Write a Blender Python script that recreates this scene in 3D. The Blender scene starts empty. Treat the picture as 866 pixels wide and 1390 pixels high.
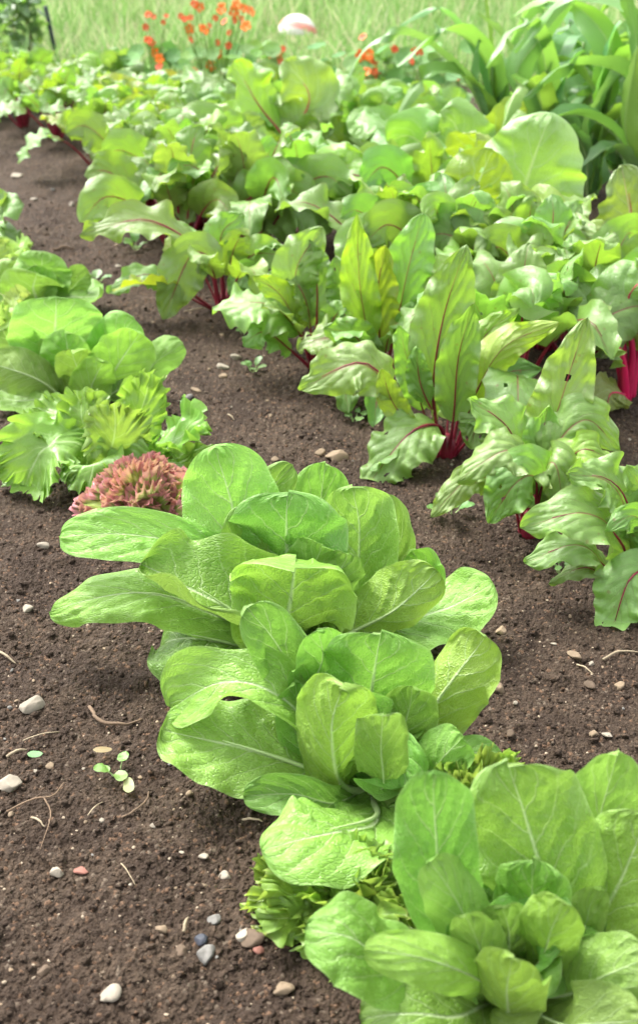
import bpy, math, random
import numpy as np

R = math.radians
random.seed(11)
rng = np.random.default_rng(11)
SC = bpy.context.scene
COL = SC.collection

# ------------------------------------------------------------------ camera
CAM_H, PITCH, FPX, PW, PH = 1.2, R(29.4), 1678.0, 866.0, 1390.0
cd = bpy.data.cameras.new('camera')
cam = bpy.data.objects.new('camera', cd)
COL.objects.link(cam)
cam.location = (0, 0, CAM_H)
cam.rotation_euler = (math.pi / 2 - PITCH, 0, 0)
cd.sensor_fit = 'VERTICAL'
cd.sensor_height = 36.0
cd.lens = FPX / PH * 36.0
cd.clip_start, cd.clip_end = 0.05, 2000
cd.dof.use_dof = True
cd.dof.focus_distance = 1.95
cd.dof.aperture_fstop = 5.0
SC.camera = cam


def ray(px, py):
    x = (px - PW / 2) / FPX
    y = -(py - PH / 2) / FPX
    return np.array([x, math.cos(PITCH) + y * math.sin(PITCH), -math.sin(PITCH) + y * math.cos(PITCH)])


def ground_at(px, py, z=0.0):
    d = ray(px, py)
    return d * ((z - CAM_H) / d[2]) + np.array([0, 0, CAM_H])


def plane_at(px, py, Y):
    d = ray(px, py)
    return d * (Y / d[1]) + np.array([0, 0, CAM_H])


def depth_of(p):
    return p[1] * math.cos(PITCH) + (CAM_H - p[2]) * math.sin(PITCH)


# ------------------------------------------------------------------ noise
def _hash(ix, iy, seed):
    n = (ix.astype(np.int64) * 374761393 + iy.astype(np.int64) * 668265263 + seed * 974634777) & 0x7fffffff
    n = ((n ^ (n >> 13)) * 1274126177) & 0x7fffffff
    n = ((n ^ (n >> 16)) * 1103515245 + 12345) & 0x7fffffff
    return ((n >> 7) & 0xffff) / 65535.0


def vnoise(x, y, seed=0):
    x = np.asarray(x, float); y = np.asarray(y, float)
    ix, iy = np.floor(x), np.floor(y)
    fx, fy = x - ix, y - iy
    fx = fx * fx * (3 - 2 * fx); fy = fy * fy * (3 - 2 * fy)
    a, b = _hash(ix, iy, seed), _hash(ix + 1, iy, seed)
    c, d = _hash(ix, iy + 1, seed), _hash(ix + 1, iy + 1, seed)
    return (a * (1 - fx) + b * fx) * (1 - fy) + (c * (1 - fx) + d * fx) * fy * 1.0


def fbm(x, y, seed=0, o=3):
    s = 0; a = 1; t = 0
    for i in range(o):
        s = s + a * vnoise(x * 2 ** i, y * 2 ** i, seed + i * 17); t += a; a *= .5
    return s / t - .5


def lumps(x, y, cell, rmin, rmax, seed, squash=.8, soft=False):
    """Height of a layer of round crumbs: the highest of the crumb tops over each point."""
    gx, gy = np.floor(x / cell), np.floor(y / cell)
    h = np.zeros_like(x)
    for dx in (-1, 0, 1):
        for dy in (-1, 0, 1):
            cx, cy = gx + dx, gy + dy
            ox = (cx + _hash(cx, cy, seed)) * cell
            oy = (cy + _hash(cx, cy, seed + 1)) * cell
            r = rmin + (rmax - rmin) * _hash(cx, cy, seed + 2) ** 2
            d2 = (x - ox) ** 2 + (y - oy) ** 2
            if soft:
                h = h + r * .55 * np.maximum(1 - d2 / (r * r), 0) ** 2
            else:
                h = np.maximum(h, np.sqrt(np.maximum(r * r - d2, 0)) * squash)
    return h


def base_height(x, y):
    return 0.035 * fbm(x * 2.3, y * 2.3, 5, 3) + 0.02 * fbm(x * 9, y * 9, 8, 2)


# ------------------------------------------------------------------ mesh helpers
def mesh_obj(name, verts, faces, mat, parent=None, uv=None, smooth=True, loc=None):
    verts = np.asarray(verts, dtype=np.float32)
    me = bpy.data.meshes.new(name)
    if isinstance(faces, np.ndarray):
        n, k = faces.shape
        me.vertices.add(len(verts)); me.vertices.foreach_set('co', verts.ravel())
        me.loops.add(n * k); me.loops.foreach_set('vertex_index', faces.astype(np.int32).ravel())
        me.polygons.add(n)
        me.polygons.foreach_set('loop_start', np.arange(0, n * k, k, dtype=np.int32))
        me.update(calc_edges=True)
        fl = faces.ravel()
    else:
        me.from_pydata(verts.tolist(), [], faces)
        fl = np.array([i for f in faces for i in f])
    if uv is not None:
        l = me.uv_layers.new(name='UVMap')
        l.data.foreach_set('uv', np.asarray(uv, np.float32)[fl].ravel())
    if smooth:
        me.polygons.foreach_set('use_smooth', np.ones(len(me.polygons), bool))
    me.materials.append(mat)
    me.validate()
    o = bpy.data.objects.new(name, me)
    COL.objects.link(o)
    if parent is not None:
        o.parent = parent
    if loc is not None:
        o.location = loc
    return o


def tag(o, label=None, cat=None, group=None, kind=None):
    if label: o['label'] = label
    if cat: o['category'] = cat
    if group: o['group'] = group
    if kind: o['kind'] = kind
    return o


def thing(name, loc, label, cat, group=None):
    o = bpy.data.objects.new(name, None)
    o.empty_display_size = .05
    COL.objects.link(o)
    o.location = tuple(float(v) for v in loc)
    return tag(o, label, cat, group)


def grid_faces(nu, nv):
    i = np.arange(nv - 1)[:, None] * nu + np.arange(nu - 1)[None, :]
    return np.stack([i, i + 1, i + 1 + nu, i + nu], -1).reshape(-1, 4)


def spline(pts, n):
    """Points evenly spaced along a smooth curve through pts."""
    P = np.array(pts, float)
    P = np.vstack([2 * P[0] - P[1], P, 2 * P[-1] - P[-2]])
    out = []
    for k in range(1, len(P) - 2):
        t = np.linspace(0, 1, 16, endpoint=False)[:, None]
        a, b, c, d = P[k - 1], P[k], P[k + 1], P[k + 2]
        out.append(.5 * ((2 * b) + (c - a) * t + (2 * a - 5 * b + 4 * c - d) * t ** 2 + (3 * b - a - 3 * c + d) * t ** 3))
    out = np.vstack(out + [P[-2][None]])
    s = np.r_[0, np.cumsum(np.linalg.norm(np.diff(out, axis=0), axis=1))]
    q = np.linspace(0, s[-1], n)
    return np.stack([np.interp(q, s, out[:, i]) for i in range(3)], 1), s[-1]


def norm(v):
    return v / np.maximum(np.linalg.norm(v, axis=-1, keepdims=True), 1e-9)


def frames(P, ref_pt, roll=0, twist=0):
    T = norm(np.gradient(P, axis=0))
    ref = norm(np.asarray(ref_pt)[None] - P)
    N = ref - (ref * T).sum(1, keepdims=True) * T
    k = 4
    for _ in range(3):                                   # settle the normal along the leaf
        Np = np.vstack([N[:1]] * k + [N] + [N[-1:]] * k)
        N = sum(Np[i:i + len(P)] for i in range(2 * k + 1))
        N = N - (N * T).sum(1, keepdims=True) * T
    N = norm(N)
    S = np.cross(T, N)
    a = (R(roll) + R(twist) * np.linspace(0, 1, len(P)))[:, None]
    return T, N * np.cos(a) + S * np.sin(a), S * np.cos(a) - N * np.sin(a)


def tube(P, rad, n=7):
    T = norm(np.gradient(P, axis=0))
    ref = np.array([.31, .17, .93])
    A = norm(np.cross(T, np.where(np.abs(T @ ref)[:, None] > .95, np.array([1., 0, 0]), ref)))
    B = np.cross(T, A)
    th = np.linspace(0, 2 * math.pi, n, endpoint=False)
    V = P[:, None] + rad[:, None, None] * (A[:, None] * np.cos(th)[None, :, None] + B[:, None] * np.sin(th)[None, :, None])
    m = len(P)
    F = []
    for i in range(m - 1):
        for j in range(n):
            F.append((i * n + j, i * n + (j + 1) % n, (i + 1) * n + (j + 1) % n, (i + 1) * n + j))
    F.append(tuple(range(n))[::-1]); F.append(tuple((m - 1) * n + j for j in range(n)))
    return V.reshape(-1, 3), F


# ------------------------------------------------------------------ materials
def new_mat(name):
    m = bpy.data.materials.new(name)
    m.use_nodes = True
    nt = m.node_tree
    nt.nodes.clear()
    return m, nt


class NT:
    def __init__(s, nt): s.nt = nt
    def n(s, typ, **kw):
        nd = s.nt.nodes.new(typ)
        for k, v in kw.items():
            if k.startswith('i_'):
                nd.inputs[k[2:]].default_value = v
            else:
                setattr(nd, k, v)
        return nd
    def l(s, a, b): s.nt.links.new(a, b)
    def math(s, op, a, b=None, c=None, clamp=False):
        nd = s.nt.nodes.new('ShaderNodeMath'); nd.operation = op; nd.use_clamp = clamp
        for i, v in enumerate((a, b, c)):
            if v is None: continue
            if isinstance(v, (int, float)): nd.inputs[i].default_value = v
            else: s.l(v, nd.inputs[i])
        return nd.outputs[0]
    def mix(s, f, a, b, mode='MIX'):
        nd = s.nt.nodes.new('ShaderNodeMix'); nd.data_type = 'RGBA'; nd.blend_type = mode
        for sock, v in ((nd.inputs[0], f), (nd.inputs[6], a), (nd.inputs[7], b)):
            if isinstance(v, (int, float)): sock.default_value = v
            elif isinstance(v, tuple): sock.default_value = v if len(v) == 4 else (*v, 1)
            else: s.l(v, sock)
        return nd.outputs[2]
    def ramp(s, f, stops, interp='LINEAR'):
        nd = s.nt.nodes.new('ShaderNodeValToRGB'); nd.color_ramp.interpolation = interp
        e = nd.color_ramp.elements
        while len(e) < len(stops): e.new(.5)
        for k, (p, c) in enumerate(stops):
            e[k].position = p; e[k].color = c if len(c) == 4 else (*c, 1)
        s.l(f, nd.inputs[0])
        return nd.outputs[0]


def leaf_mat(name, top, under, vein, mid, nveins=8, slope=.3, vw=.10, mw=.05, trans=.35, tcol=(.3, .55, .03), rough=.42,
             spec=.5, vein_mix=.6, bump=.25, edge=None, edge_from=.75, mottle=.09, fine=1.0, parallel=False, mid_fade=.9, spots=False, coat=.35):
    m, nt = new_mat(name); g = NT(nt)
    out = g.n('ShaderNodeOutputMaterial')
    uv = g.n('ShaderNodeUVMap'); uv.uv_map = 'UVMap'
    sep = g.n('ShaderNodeSeparateXYZ'); g.l(uv.outputs[0], sep.inputs[0])
    oi = g.n('ShaderNodeObjectInfo')
    tc = g.n('ShaderNodeTexCoord')
    nz = g.n('ShaderNodeTexNoise', i_Scale=5.0, i_Detail=3.0); g.l(uv.outputs[0], nz.inputs['Vector'])
    nz.noise_dimensions = '4D'; g.l(g.math('MULTIPLY', oi.outputs['Random'], 50.), nz.inputs['W'])
    wob = g.math('SUBTRACT', nz.outputs[0], .5)
    s = g.math('ABSOLUTE', g.math('SUBTRACT', g.math('MULTIPLY', sep.outputs[0], 2.), 1.))
    v = sep.outputs[1]
    if parallel:
        ph = g.math('MULTIPLY', s, float(nveins))
    else:
        side = g.math('MULTIPLY', g.math('GREATER_THAN', sep.outputs[0], .5), .4)
        ph = g.math('MULTIPLY', g.math('SUBTRACT', v, g.math('MULTIPLY', s, slope)), float(nveins))
        ph = g.math('ADD', g.math('ADD', ph, side), g.math('MULTIPLY', wob, .9))
    tri = g.math('PINGPONG', ph, .5)                                    # 0 on a side vein
    lat = g.math('SUBTRACT', 1., g.math('DIVIDE', tri, vw), clamp=True)
    lat = g.math('MULTIPLY', lat, g.math('SUBTRACT', 1.15, s, clamp=True))
    # midrib narrows to the tip
    mwid = g.math('MULTIPLY_ADD', g.math('SUBTRACT', 1., v), mw, .012)
    midm = g.math('SUBTRACT', 1., g.math('DIVIDE', s, mwid), clamp=True)
    midm = g.math('MULTIPLY', midm, mid_fade)
    midm = g.math('POWER', midm, .6)
    # net of small veins
    vo = g.n('ShaderNodeTexVoronoi', feature='DISTANCE_TO_EDGE', i_Scale=38.0 * fine)
    g.l(uv.outputs[0], vo.inputs['Vector'])
    net = g.math('SUBTRACT', 1., g.math('DIVIDE', vo.outputs[0], .16), clamp=True)
    big = g.n('ShaderNodeTexNoise', i_Scale=7.0, i_Detail=3.0, i_Roughness=.5); g.l(tc.outputs['Object'], big.inputs['Vector'])
    mot = g.math('MULTIPLY', g.math('SUBTRACT', big.outputs[0], .5), mottle * 2.)
    tint = g.math('MULTIPLY_ADD', g.math('SUBTRACT', oi.outputs['Random'], .5), .30, 1.)
    val = g.math('ADD', tint, mot)

    def vary(c):
        h = g.n('ShaderNodeHueSaturation')
        h.inputs['Color'].default_value = (*c, 1)
        g.l(val, h.inputs['Value'])
        g.l(g.math('MULTIPLY_ADD', g.math('SUBTRACT', oi.outputs['Random'], .5), .025, .5), h.inputs['Hue'])
        return g.mix(1.0, h.outputs[0], oi.outputs['Color'], 'MULTIPLY')
    up, dn = vary(top), vary(under)
    geo = g.n('ShaderNodeNewGeometry')
    base = g.mix(geo.outputs['Backfacing'], up, dn)
    if edge is not None:
        en = g.n('ShaderNodeTexNoise', i_Scale=30.0, i_Detail=5.0, i_Roughness=.7); g.l(tc.outputs['Object'], en.inputs['Vector'])
        ru = g.n('ShaderNodeUVMap'); ru.uv_map = 'Rim'
        rs = g.n('ShaderNodeSeparateXYZ'); g.l(ru.outputs[0], rs.inputs[0])
        em = g.math('ADD', rs.outputs[0], g.math('MULTIPLY', g.math('SUBTRACT', en.outputs[0], .5), .7))
        em = g.math('DIVIDE', g.math('SUBTRACT', em, edge_from), .16, clamp=True)
        em = g.math('MULTIPLY', em, .85)
        base = g.mix(em, base, edge)
    c1 = g.mix(g.math('MULTIPLY', net, .16), base, vein)
    c2 = g.mix(g.math('MULTIPLY', lat, vein_mix), c1, vein)
    rimm = g.math('MULTIPLY', g.math('DIVIDE', g.math('SUBTRACT', s, .94), .06, clamp=True), .35)
    c2 = g.mix(rimm, c2, vein)
    c3 = g.mix(midm, c2, mid)
    if spots:
        sv = g.n('ShaderNodeTexVoronoi', i_Scale=75.0); g.l(tc.outputs['Object'], sv.inputs['Vector'])
        sc_ = g.n('ShaderNodeSeparateColor'); g.l(sv.outputs['Color'], sc_.inputs[0])
        sm_ = g.math('MULTIPLY', g.math('GREATER_THAN', sc_.outputs[1], .93), g.math('LESS_THAN', sv.outputs['Distance'], .26))
        c3 = g.mix(g.math('MULTIPLY', sm_, .6), c3, (.20, .13, .05))
    # relief
    pk = g.n('ShaderNodeTexNoise', i_Scale=70.0, i_Detail=2.0); g.l(tc.outputs['Object'], pk.inputs['Vector'])
    hgt = g.math('ADD', g.math('MULTIPLY', lat, -.55), g.math('MULTIPLY', pk.outputs[0], .9))
    hgt = g.math('ADD', hgt, g.math('MULTIPLY', net, -.28))
    hgt = g.math('ADD', hgt, g.math('MULTIPLY', midm, -.5))
    bp = g.n('ShaderNodeBump', i_Strength=bump, i_Distance=.004); g.l(hgt, bp.inputs['Height'])
    pr = g.n('ShaderNodeBsdfPrincipled', i_Roughness=rough)
    pr.inputs['Specular IOR Level'].default_value = spec
    g.l(g.math('MULTIPLY_ADD', big.outputs[0], .25, rough - .12), pr.inputs['Roughness'])
    g.l(c3, pr.inputs['Base Color']); g.l(bp.outputs[0], pr.inputs['Normal'])
    pr.inputs['Coat Weight'].default_value = coat; pr.inputs['Coat Roughness'].default_value = .38
    tr = g.n('ShaderNodeBsdfTranslucent'); g.l(bp.outputs[0], tr.inputs['Normal'])
    tcl = g.mix(.75, c3, vary(tcol))
    tcl = g.mix(g.math('MULTIPLY', g.math('MAXIMUM', lat, midm), .5), tcl, vein)
    g.l(tcl, tr.inputs['Color'])
    mx = g.n('ShaderNodeMixShader'); mx.inputs[0].default_value = trans
    g.l(pr.outputs[0], mx.inputs[1]); g.l(tr.outputs[0], mx.inputs[2])
    g.l(mx.outputs[0], out.inputs[0])
    return m


def simple_mat(name, col, rough=.6, var=.25, scale=40., bump=.2, spec=.4, col2=None):
    m, nt = new_mat(name); g = NT(nt)
    out = g.n('ShaderNodeOutputMaterial'); tc = g.n('ShaderNodeTexCoord'); oi = g.n('ShaderNodeObjectInfo')
    nz = g.n('ShaderNodeTexNoise', i_Scale=scale, i_Detail=5.0, i_Roughness=.65); g.l(tc.outputs['Object'], nz.inputs['Vector'])
    c2 = col2 or tuple(c * (1 - var) for c in col)
    f = g.math('MULTIPLY_ADD', g.math('SUBTRACT', nz.outputs[0], .5), 2.2, .5, clamp=True)
    c = g.mix(f, c2, col)
    c = g.mix(1.0, c, oi.outputs['Color'], 'MULTIPLY')
    h = g.n('ShaderNodeHueSaturation'); g.l(c, h.inputs['Color'])
    g.l(g.math('MULTIPLY_ADD', oi.outputs['Random'], .4, .8), h.inputs['Value'])
    bp = g.n('ShaderNodeBump', i_Strength=bump, i_Distance=.003); g.l(nz.outputs[0], bp.inputs['Height'])
    pr = g.n('ShaderNodeBsdfPrincipled', i_Roughness=rough); pr.inputs['Specular IOR Level'].default_value = spec
    g.l(h.outputs[0], pr.inputs['Base Color']); g.l(bp.outputs[0], pr.inputs['Normal'])
    g.l(pr.outputs[0], out.inputs[0])
    return m


def soil_mat(name, grassy=False):
    m, nt = new_mat(name); g = NT(nt)
    out = g.n('ShaderNodeOutputMaterial'); tc = g.n('ShaderNodeTexCoord')
    P = tc.outputs['Object']
    a = g.n('ShaderNodeTexNoise', i_Scale=3.0, i_Detail=4.0); g.l(P, a.inputs['Vector'])
    b = g.n('ShaderNodeTexNoise', i_Scale=90.0, i_Detail=6.0, i_Roughness=.7); g.l(P, b.inputs['Vector'])
    v = g.n('ShaderNodeTexVoronoi', i_Scale=210.0); g.l(P, v.inputs['Vector'])
    vc = g.n('ShaderNodeSeparateColor'); g.l(v.outputs['Color'], vc.inputs[0])
    c = g.ramp(b.outputs[0], [(.25, (.022, .0130, .0085)), (.5, (.052, .035, .0225)), (.75, (.108, .074, .050))])
    a2 = g.n('ShaderNodeTexNoise', i_Scale=7.0, i_Detail=5.0, i_Roughness=.7); g.l(P, a2.inputs['Vector'])
    c = g.mix(g.ramp(a2.outputs[0], [(.42, (0, 0, 0)), (.6, (.75, .75, .75))]), c, (.030, .0185, .012))
    # scattered pale grains, each its own grain
    gr = g.math('GREATER_THAN', vc.outputs[0], .975)
    c = g.mix(g.math('MULTIPLY', gr, .35), c, (.24, .19, .14))
    gr2 = g.math('LESS_THAN', vc.outputs[0], .05)
    c = g.mix(g.math('MULTIPLY', gr2, .6), c, (.17, .10, .06))
    if grassy:
        sp = g.n('ShaderNodeSeparateXYZ'); g.l(P, sp.inputs[0])
        w = g.math('ADD', sp.outputs[1], g.math('MULTIPLY', g.math('SUBTRACT', a.outputs[0], .5), 1.6))
        w = g.math('DIVIDE', g.math('SUBTRACT', w, 6.3), .5, clamp=True)
        d = g.n('ShaderNodeTexNoise', i_Scale=1.3, i_Detail=6.0, i_Roughness=.7); g.l(P, d.inputs['Vector'])
        gc = g.ramp(d.outputs[0], [(.3, (.085, .13, .035)), (.52, (.14, .18, .055)), (.72, (.24, .22, .11))])
        c = g.mix(w, c, gc)
    h = g.math('ADD', b.outputs[0], g.math('MULTIPLY', v.outputs['Distance'], -.8))
    bp = g.n('ShaderNodeBump', i_Strength=.9, i_Distance=.007); g.l(h, bp.inputs['Height'])
    pr = g.n('ShaderNodeBsdfPrincipled', i_Roughness=.9); pr.inputs['Specular IOR Level'].default_value = .25
    g.l(c, pr.inputs['Base Color']); g.l(bp.outputs[0], pr.inputs['Normal']); g.l(pr.outputs[0], out.inputs[0])
    return m


M = {}
M['romaine'] = leaf_mat('romaine_leaf', (.172, .365, .042), (.24, .42, .075), (.45, .62, .25), (.54, .68, .36), nveins=7, slope=.30,
                        vw=.06, mw=.075, trans=.32, tcol=(.36, .66, .09), rough=.46, vein_mix=.75, bump=.8, coat=.15)
M['frill'] = leaf_mat('frilly_lettuce_leaf', (.20, .39, .06), (.25, .42, .085), (.38, .54, .18), (.40, .56, .22), nveins=6, slope=.4,
                      vw=.08, mw=.05, trans=.40, tcol=(.36, .60, .05), rough=.36, vein_mix=.4, bump=.2)
M['frill_pale'] = leaf_mat('pale_frilly_leaf', (.28, .44, .09), (.32, .46, .11), (.42, .55, .2), (.5, .6, .3), trans=.4,
                           tcol=(.5, .66, .12), vein_mix=.4, bump=.2)
M['frill_red'] = leaf_mat('red_frilly_leaf', (.36, .52, .11), (.38, .52, .13), (.38, .48, .16), (.45, .5, .25), trans=.35,
                          tcol=(.52, .42, .20), vein_mix=.15, bump=.2, edge=(.74, .20, .32), edge_from=.70)
M['oak'] = leaf_mat('oak_lettuce_leaf', (.22, .38, .06), (.28, .42, .09), (.36, .5, .16), (.45, .55, .25), trans=.4,
                    tcol=(.42, .58, .08), vein_mix=.3, bump=.2, edge=(.30, .20, .09), edge_from=.98)
M['beet'] = leaf_mat('beetroot_leaf', (.180, .335, .070), (.25, .39, .10), (.21, .17, .085), (.26, .035, .055), nveins=6, slope=.42,
                     vw=.036, mw=.042, trans=.36, tcol=(.30, .56, .03), rough=.34, spec=.6, vein_mix=.55, bump=.42, mottle=.12, spots=True)
M['beet_redvein'] = leaf_mat('red_veined_beetroot_leaf', (.185, .335, .062), (.25, .385, .085), (.22, .12, .06), (.24, .03, .05), nveins=6,
                             slope=.42, vw=.045, mw=.042, trans=.38, tcol=(.34, .56, .03), rough=.34, spec=.6, vein_mix=.45, bump=.42, mottle=.12, spots=True)
M['chard'] = leaf_mat('chard_leaf', (.185, .345, .08), (.26, .41, .12), (.36, .52, .22), (.48, .60, .28), nveins=6, slope=.4,
                      vw=.09, mw=.075, trans=.36, tcol=(.33, .56, .02), rough=.32, spec=.65, vein_mix=.5, bump=.5, mottle=.12)
M['chard_pink'] = leaf_mat('pink_ribbed_chard_leaf', (.15, .28, .06), (.2, .32, .09), (.30, .42, .18), (.50, .20, .24), nveins=6, slope=.4,
                           vw=.08, mw=.06, trans=.36, tcol=(.33, .56, .03), rough=.32, spec=.65, vein_mix=.5, bump=.5, mottle=.12)
M['corn'] = leaf_mat('sweetcorn_leaf', (.13, .305, .08), (.18, .35, .10), (.18, .30, .10), (.34, .45, .2), nveins=9, vw=.25, mw=.06,
                     trans=.38, tcol=(.28, .56, .04), rough=.36, spec=.55, vein_mix=.3, bump=.12, parallel=True, mottle=.1)
M['weed'] = leaf_mat('weed_leaf', (.10, .22, .05), (.14, .25, .07), (.2, .32, .1), (.25, .35, .12), trans=.3, bump=.2)
M['nast'] = leaf_mat('nasturtium_leaf', (.085, .20, .055), (.13, .26, .08), (.16, .29, .1), (.16, .29, .1), trans=.35, bump=.15, rough=.6, spec=.25, coat=0)
M['bean'] = leaf_mat('grey_green_leaf', (.12, .21, .09), (.16, .25, .12), (.2, .3, .15), (.22, .32, .15), trans=.3, bump=.15)
M['red_stalk'] = simple_mat('crimson_stalk', (.25, .014, .04), .38, .5, 25, .15, .5, (.13, .010, .02))
M['magenta_stalk'] = simple_mat('magenta_stalk', (.50, .012, .075), .35, .3, 25, .15, .5)
M['pale_stalk'] = simple_mat('pale_stalk', (.42, .56, .24), .4, .25, 25, .15, .5)
M['green_stalk'] = simple_mat('green_stalk', (.15, .28, .05), .45, .3, 25, .15, .5)
M['stone_pale'] = simple_mat('pale_stone', (.31, .27, .21), .85, .35, 60, .6, .3)
M['stone_tan'] = simple_mat('tan_stone', (.25, .185, .12), .85, .4, 60, .6, .3)
M['stone_brown'] = simple_mat('brown_stone', (.13, .092, .062), .85, .4, 60, .6, .3)
M['stone_grey'] = simple_mat('grey_stone', (.21, .20, .18), .8, .5, 90, .6, .3)
M['stone_dark'] = simple_mat('dark_stone', (.045, .05, .065), .6, .4, 60, .5, .4)
M['brick'] = simple_mat('brick_chip', (.27, .12, .09), .85, .3, 60, .5, .3)
M['straw'] = simple_mat('straw', (.36, .29, .19), .7, .35, 80, .4, .3)
M['twig'] = simple_mat('twig', (.20, .135, .085), .8, .5, 60, .5, .3)
M['petal'] = simple_mat('orange_petal', (.85, .22, .012), .5, .3, 60, .1, .4, (.80, .12, .012))
M['petal_red'] = simple_mat('red_petal', (.78, .09, .02), .5, .3, 60, .1, .4)
M['wood'] = simple_mat('weathered_wood', (.17, .10, .06), .8, .5, 30, .4, .3)
M['metal'] = simple_mat('dark_green_post', (.02, .035, .035), .5, .3, 30, .1, .4)
M['clod'] = soil_mat('soil_clod')
M['soil'] = soil_mat('garden_soil')
M['ground'] = soil_mat('ground_soil_and_turf', True)
M['grit'] = simple_mat('grit', (.40, .32, .23), .9, .5, 200, .3, .2)


# ------------------------------------------------------------------ leaves
def prof(kind, v, rr=None):
    if kind == 'romaine': a, b = .66, .36
    elif kind == 'chard': a, b = .38, .50
    elif kind == 'corn': a, b = .30, .75
    elif kind == 'weed': a, b = .7, .6
    else: a, b = .52, .74
    if rr: a *= rr.uniform(.8, 1.2); b *= rr.uniform(.82, 1.2)
    mx = (a / (a + b)) ** a * (b / (a + b)) ** b
    return np.clip(v, 0, 1) ** a * np.clip(1 - v, 0, 1) ** b / mx


STALK_R = {'beet': (.0056, .0034), 'beet_redvein': (.0056, .0034), 'chard': (.0075, .0045), 'chard_pink': (.007, .004)}


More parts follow.
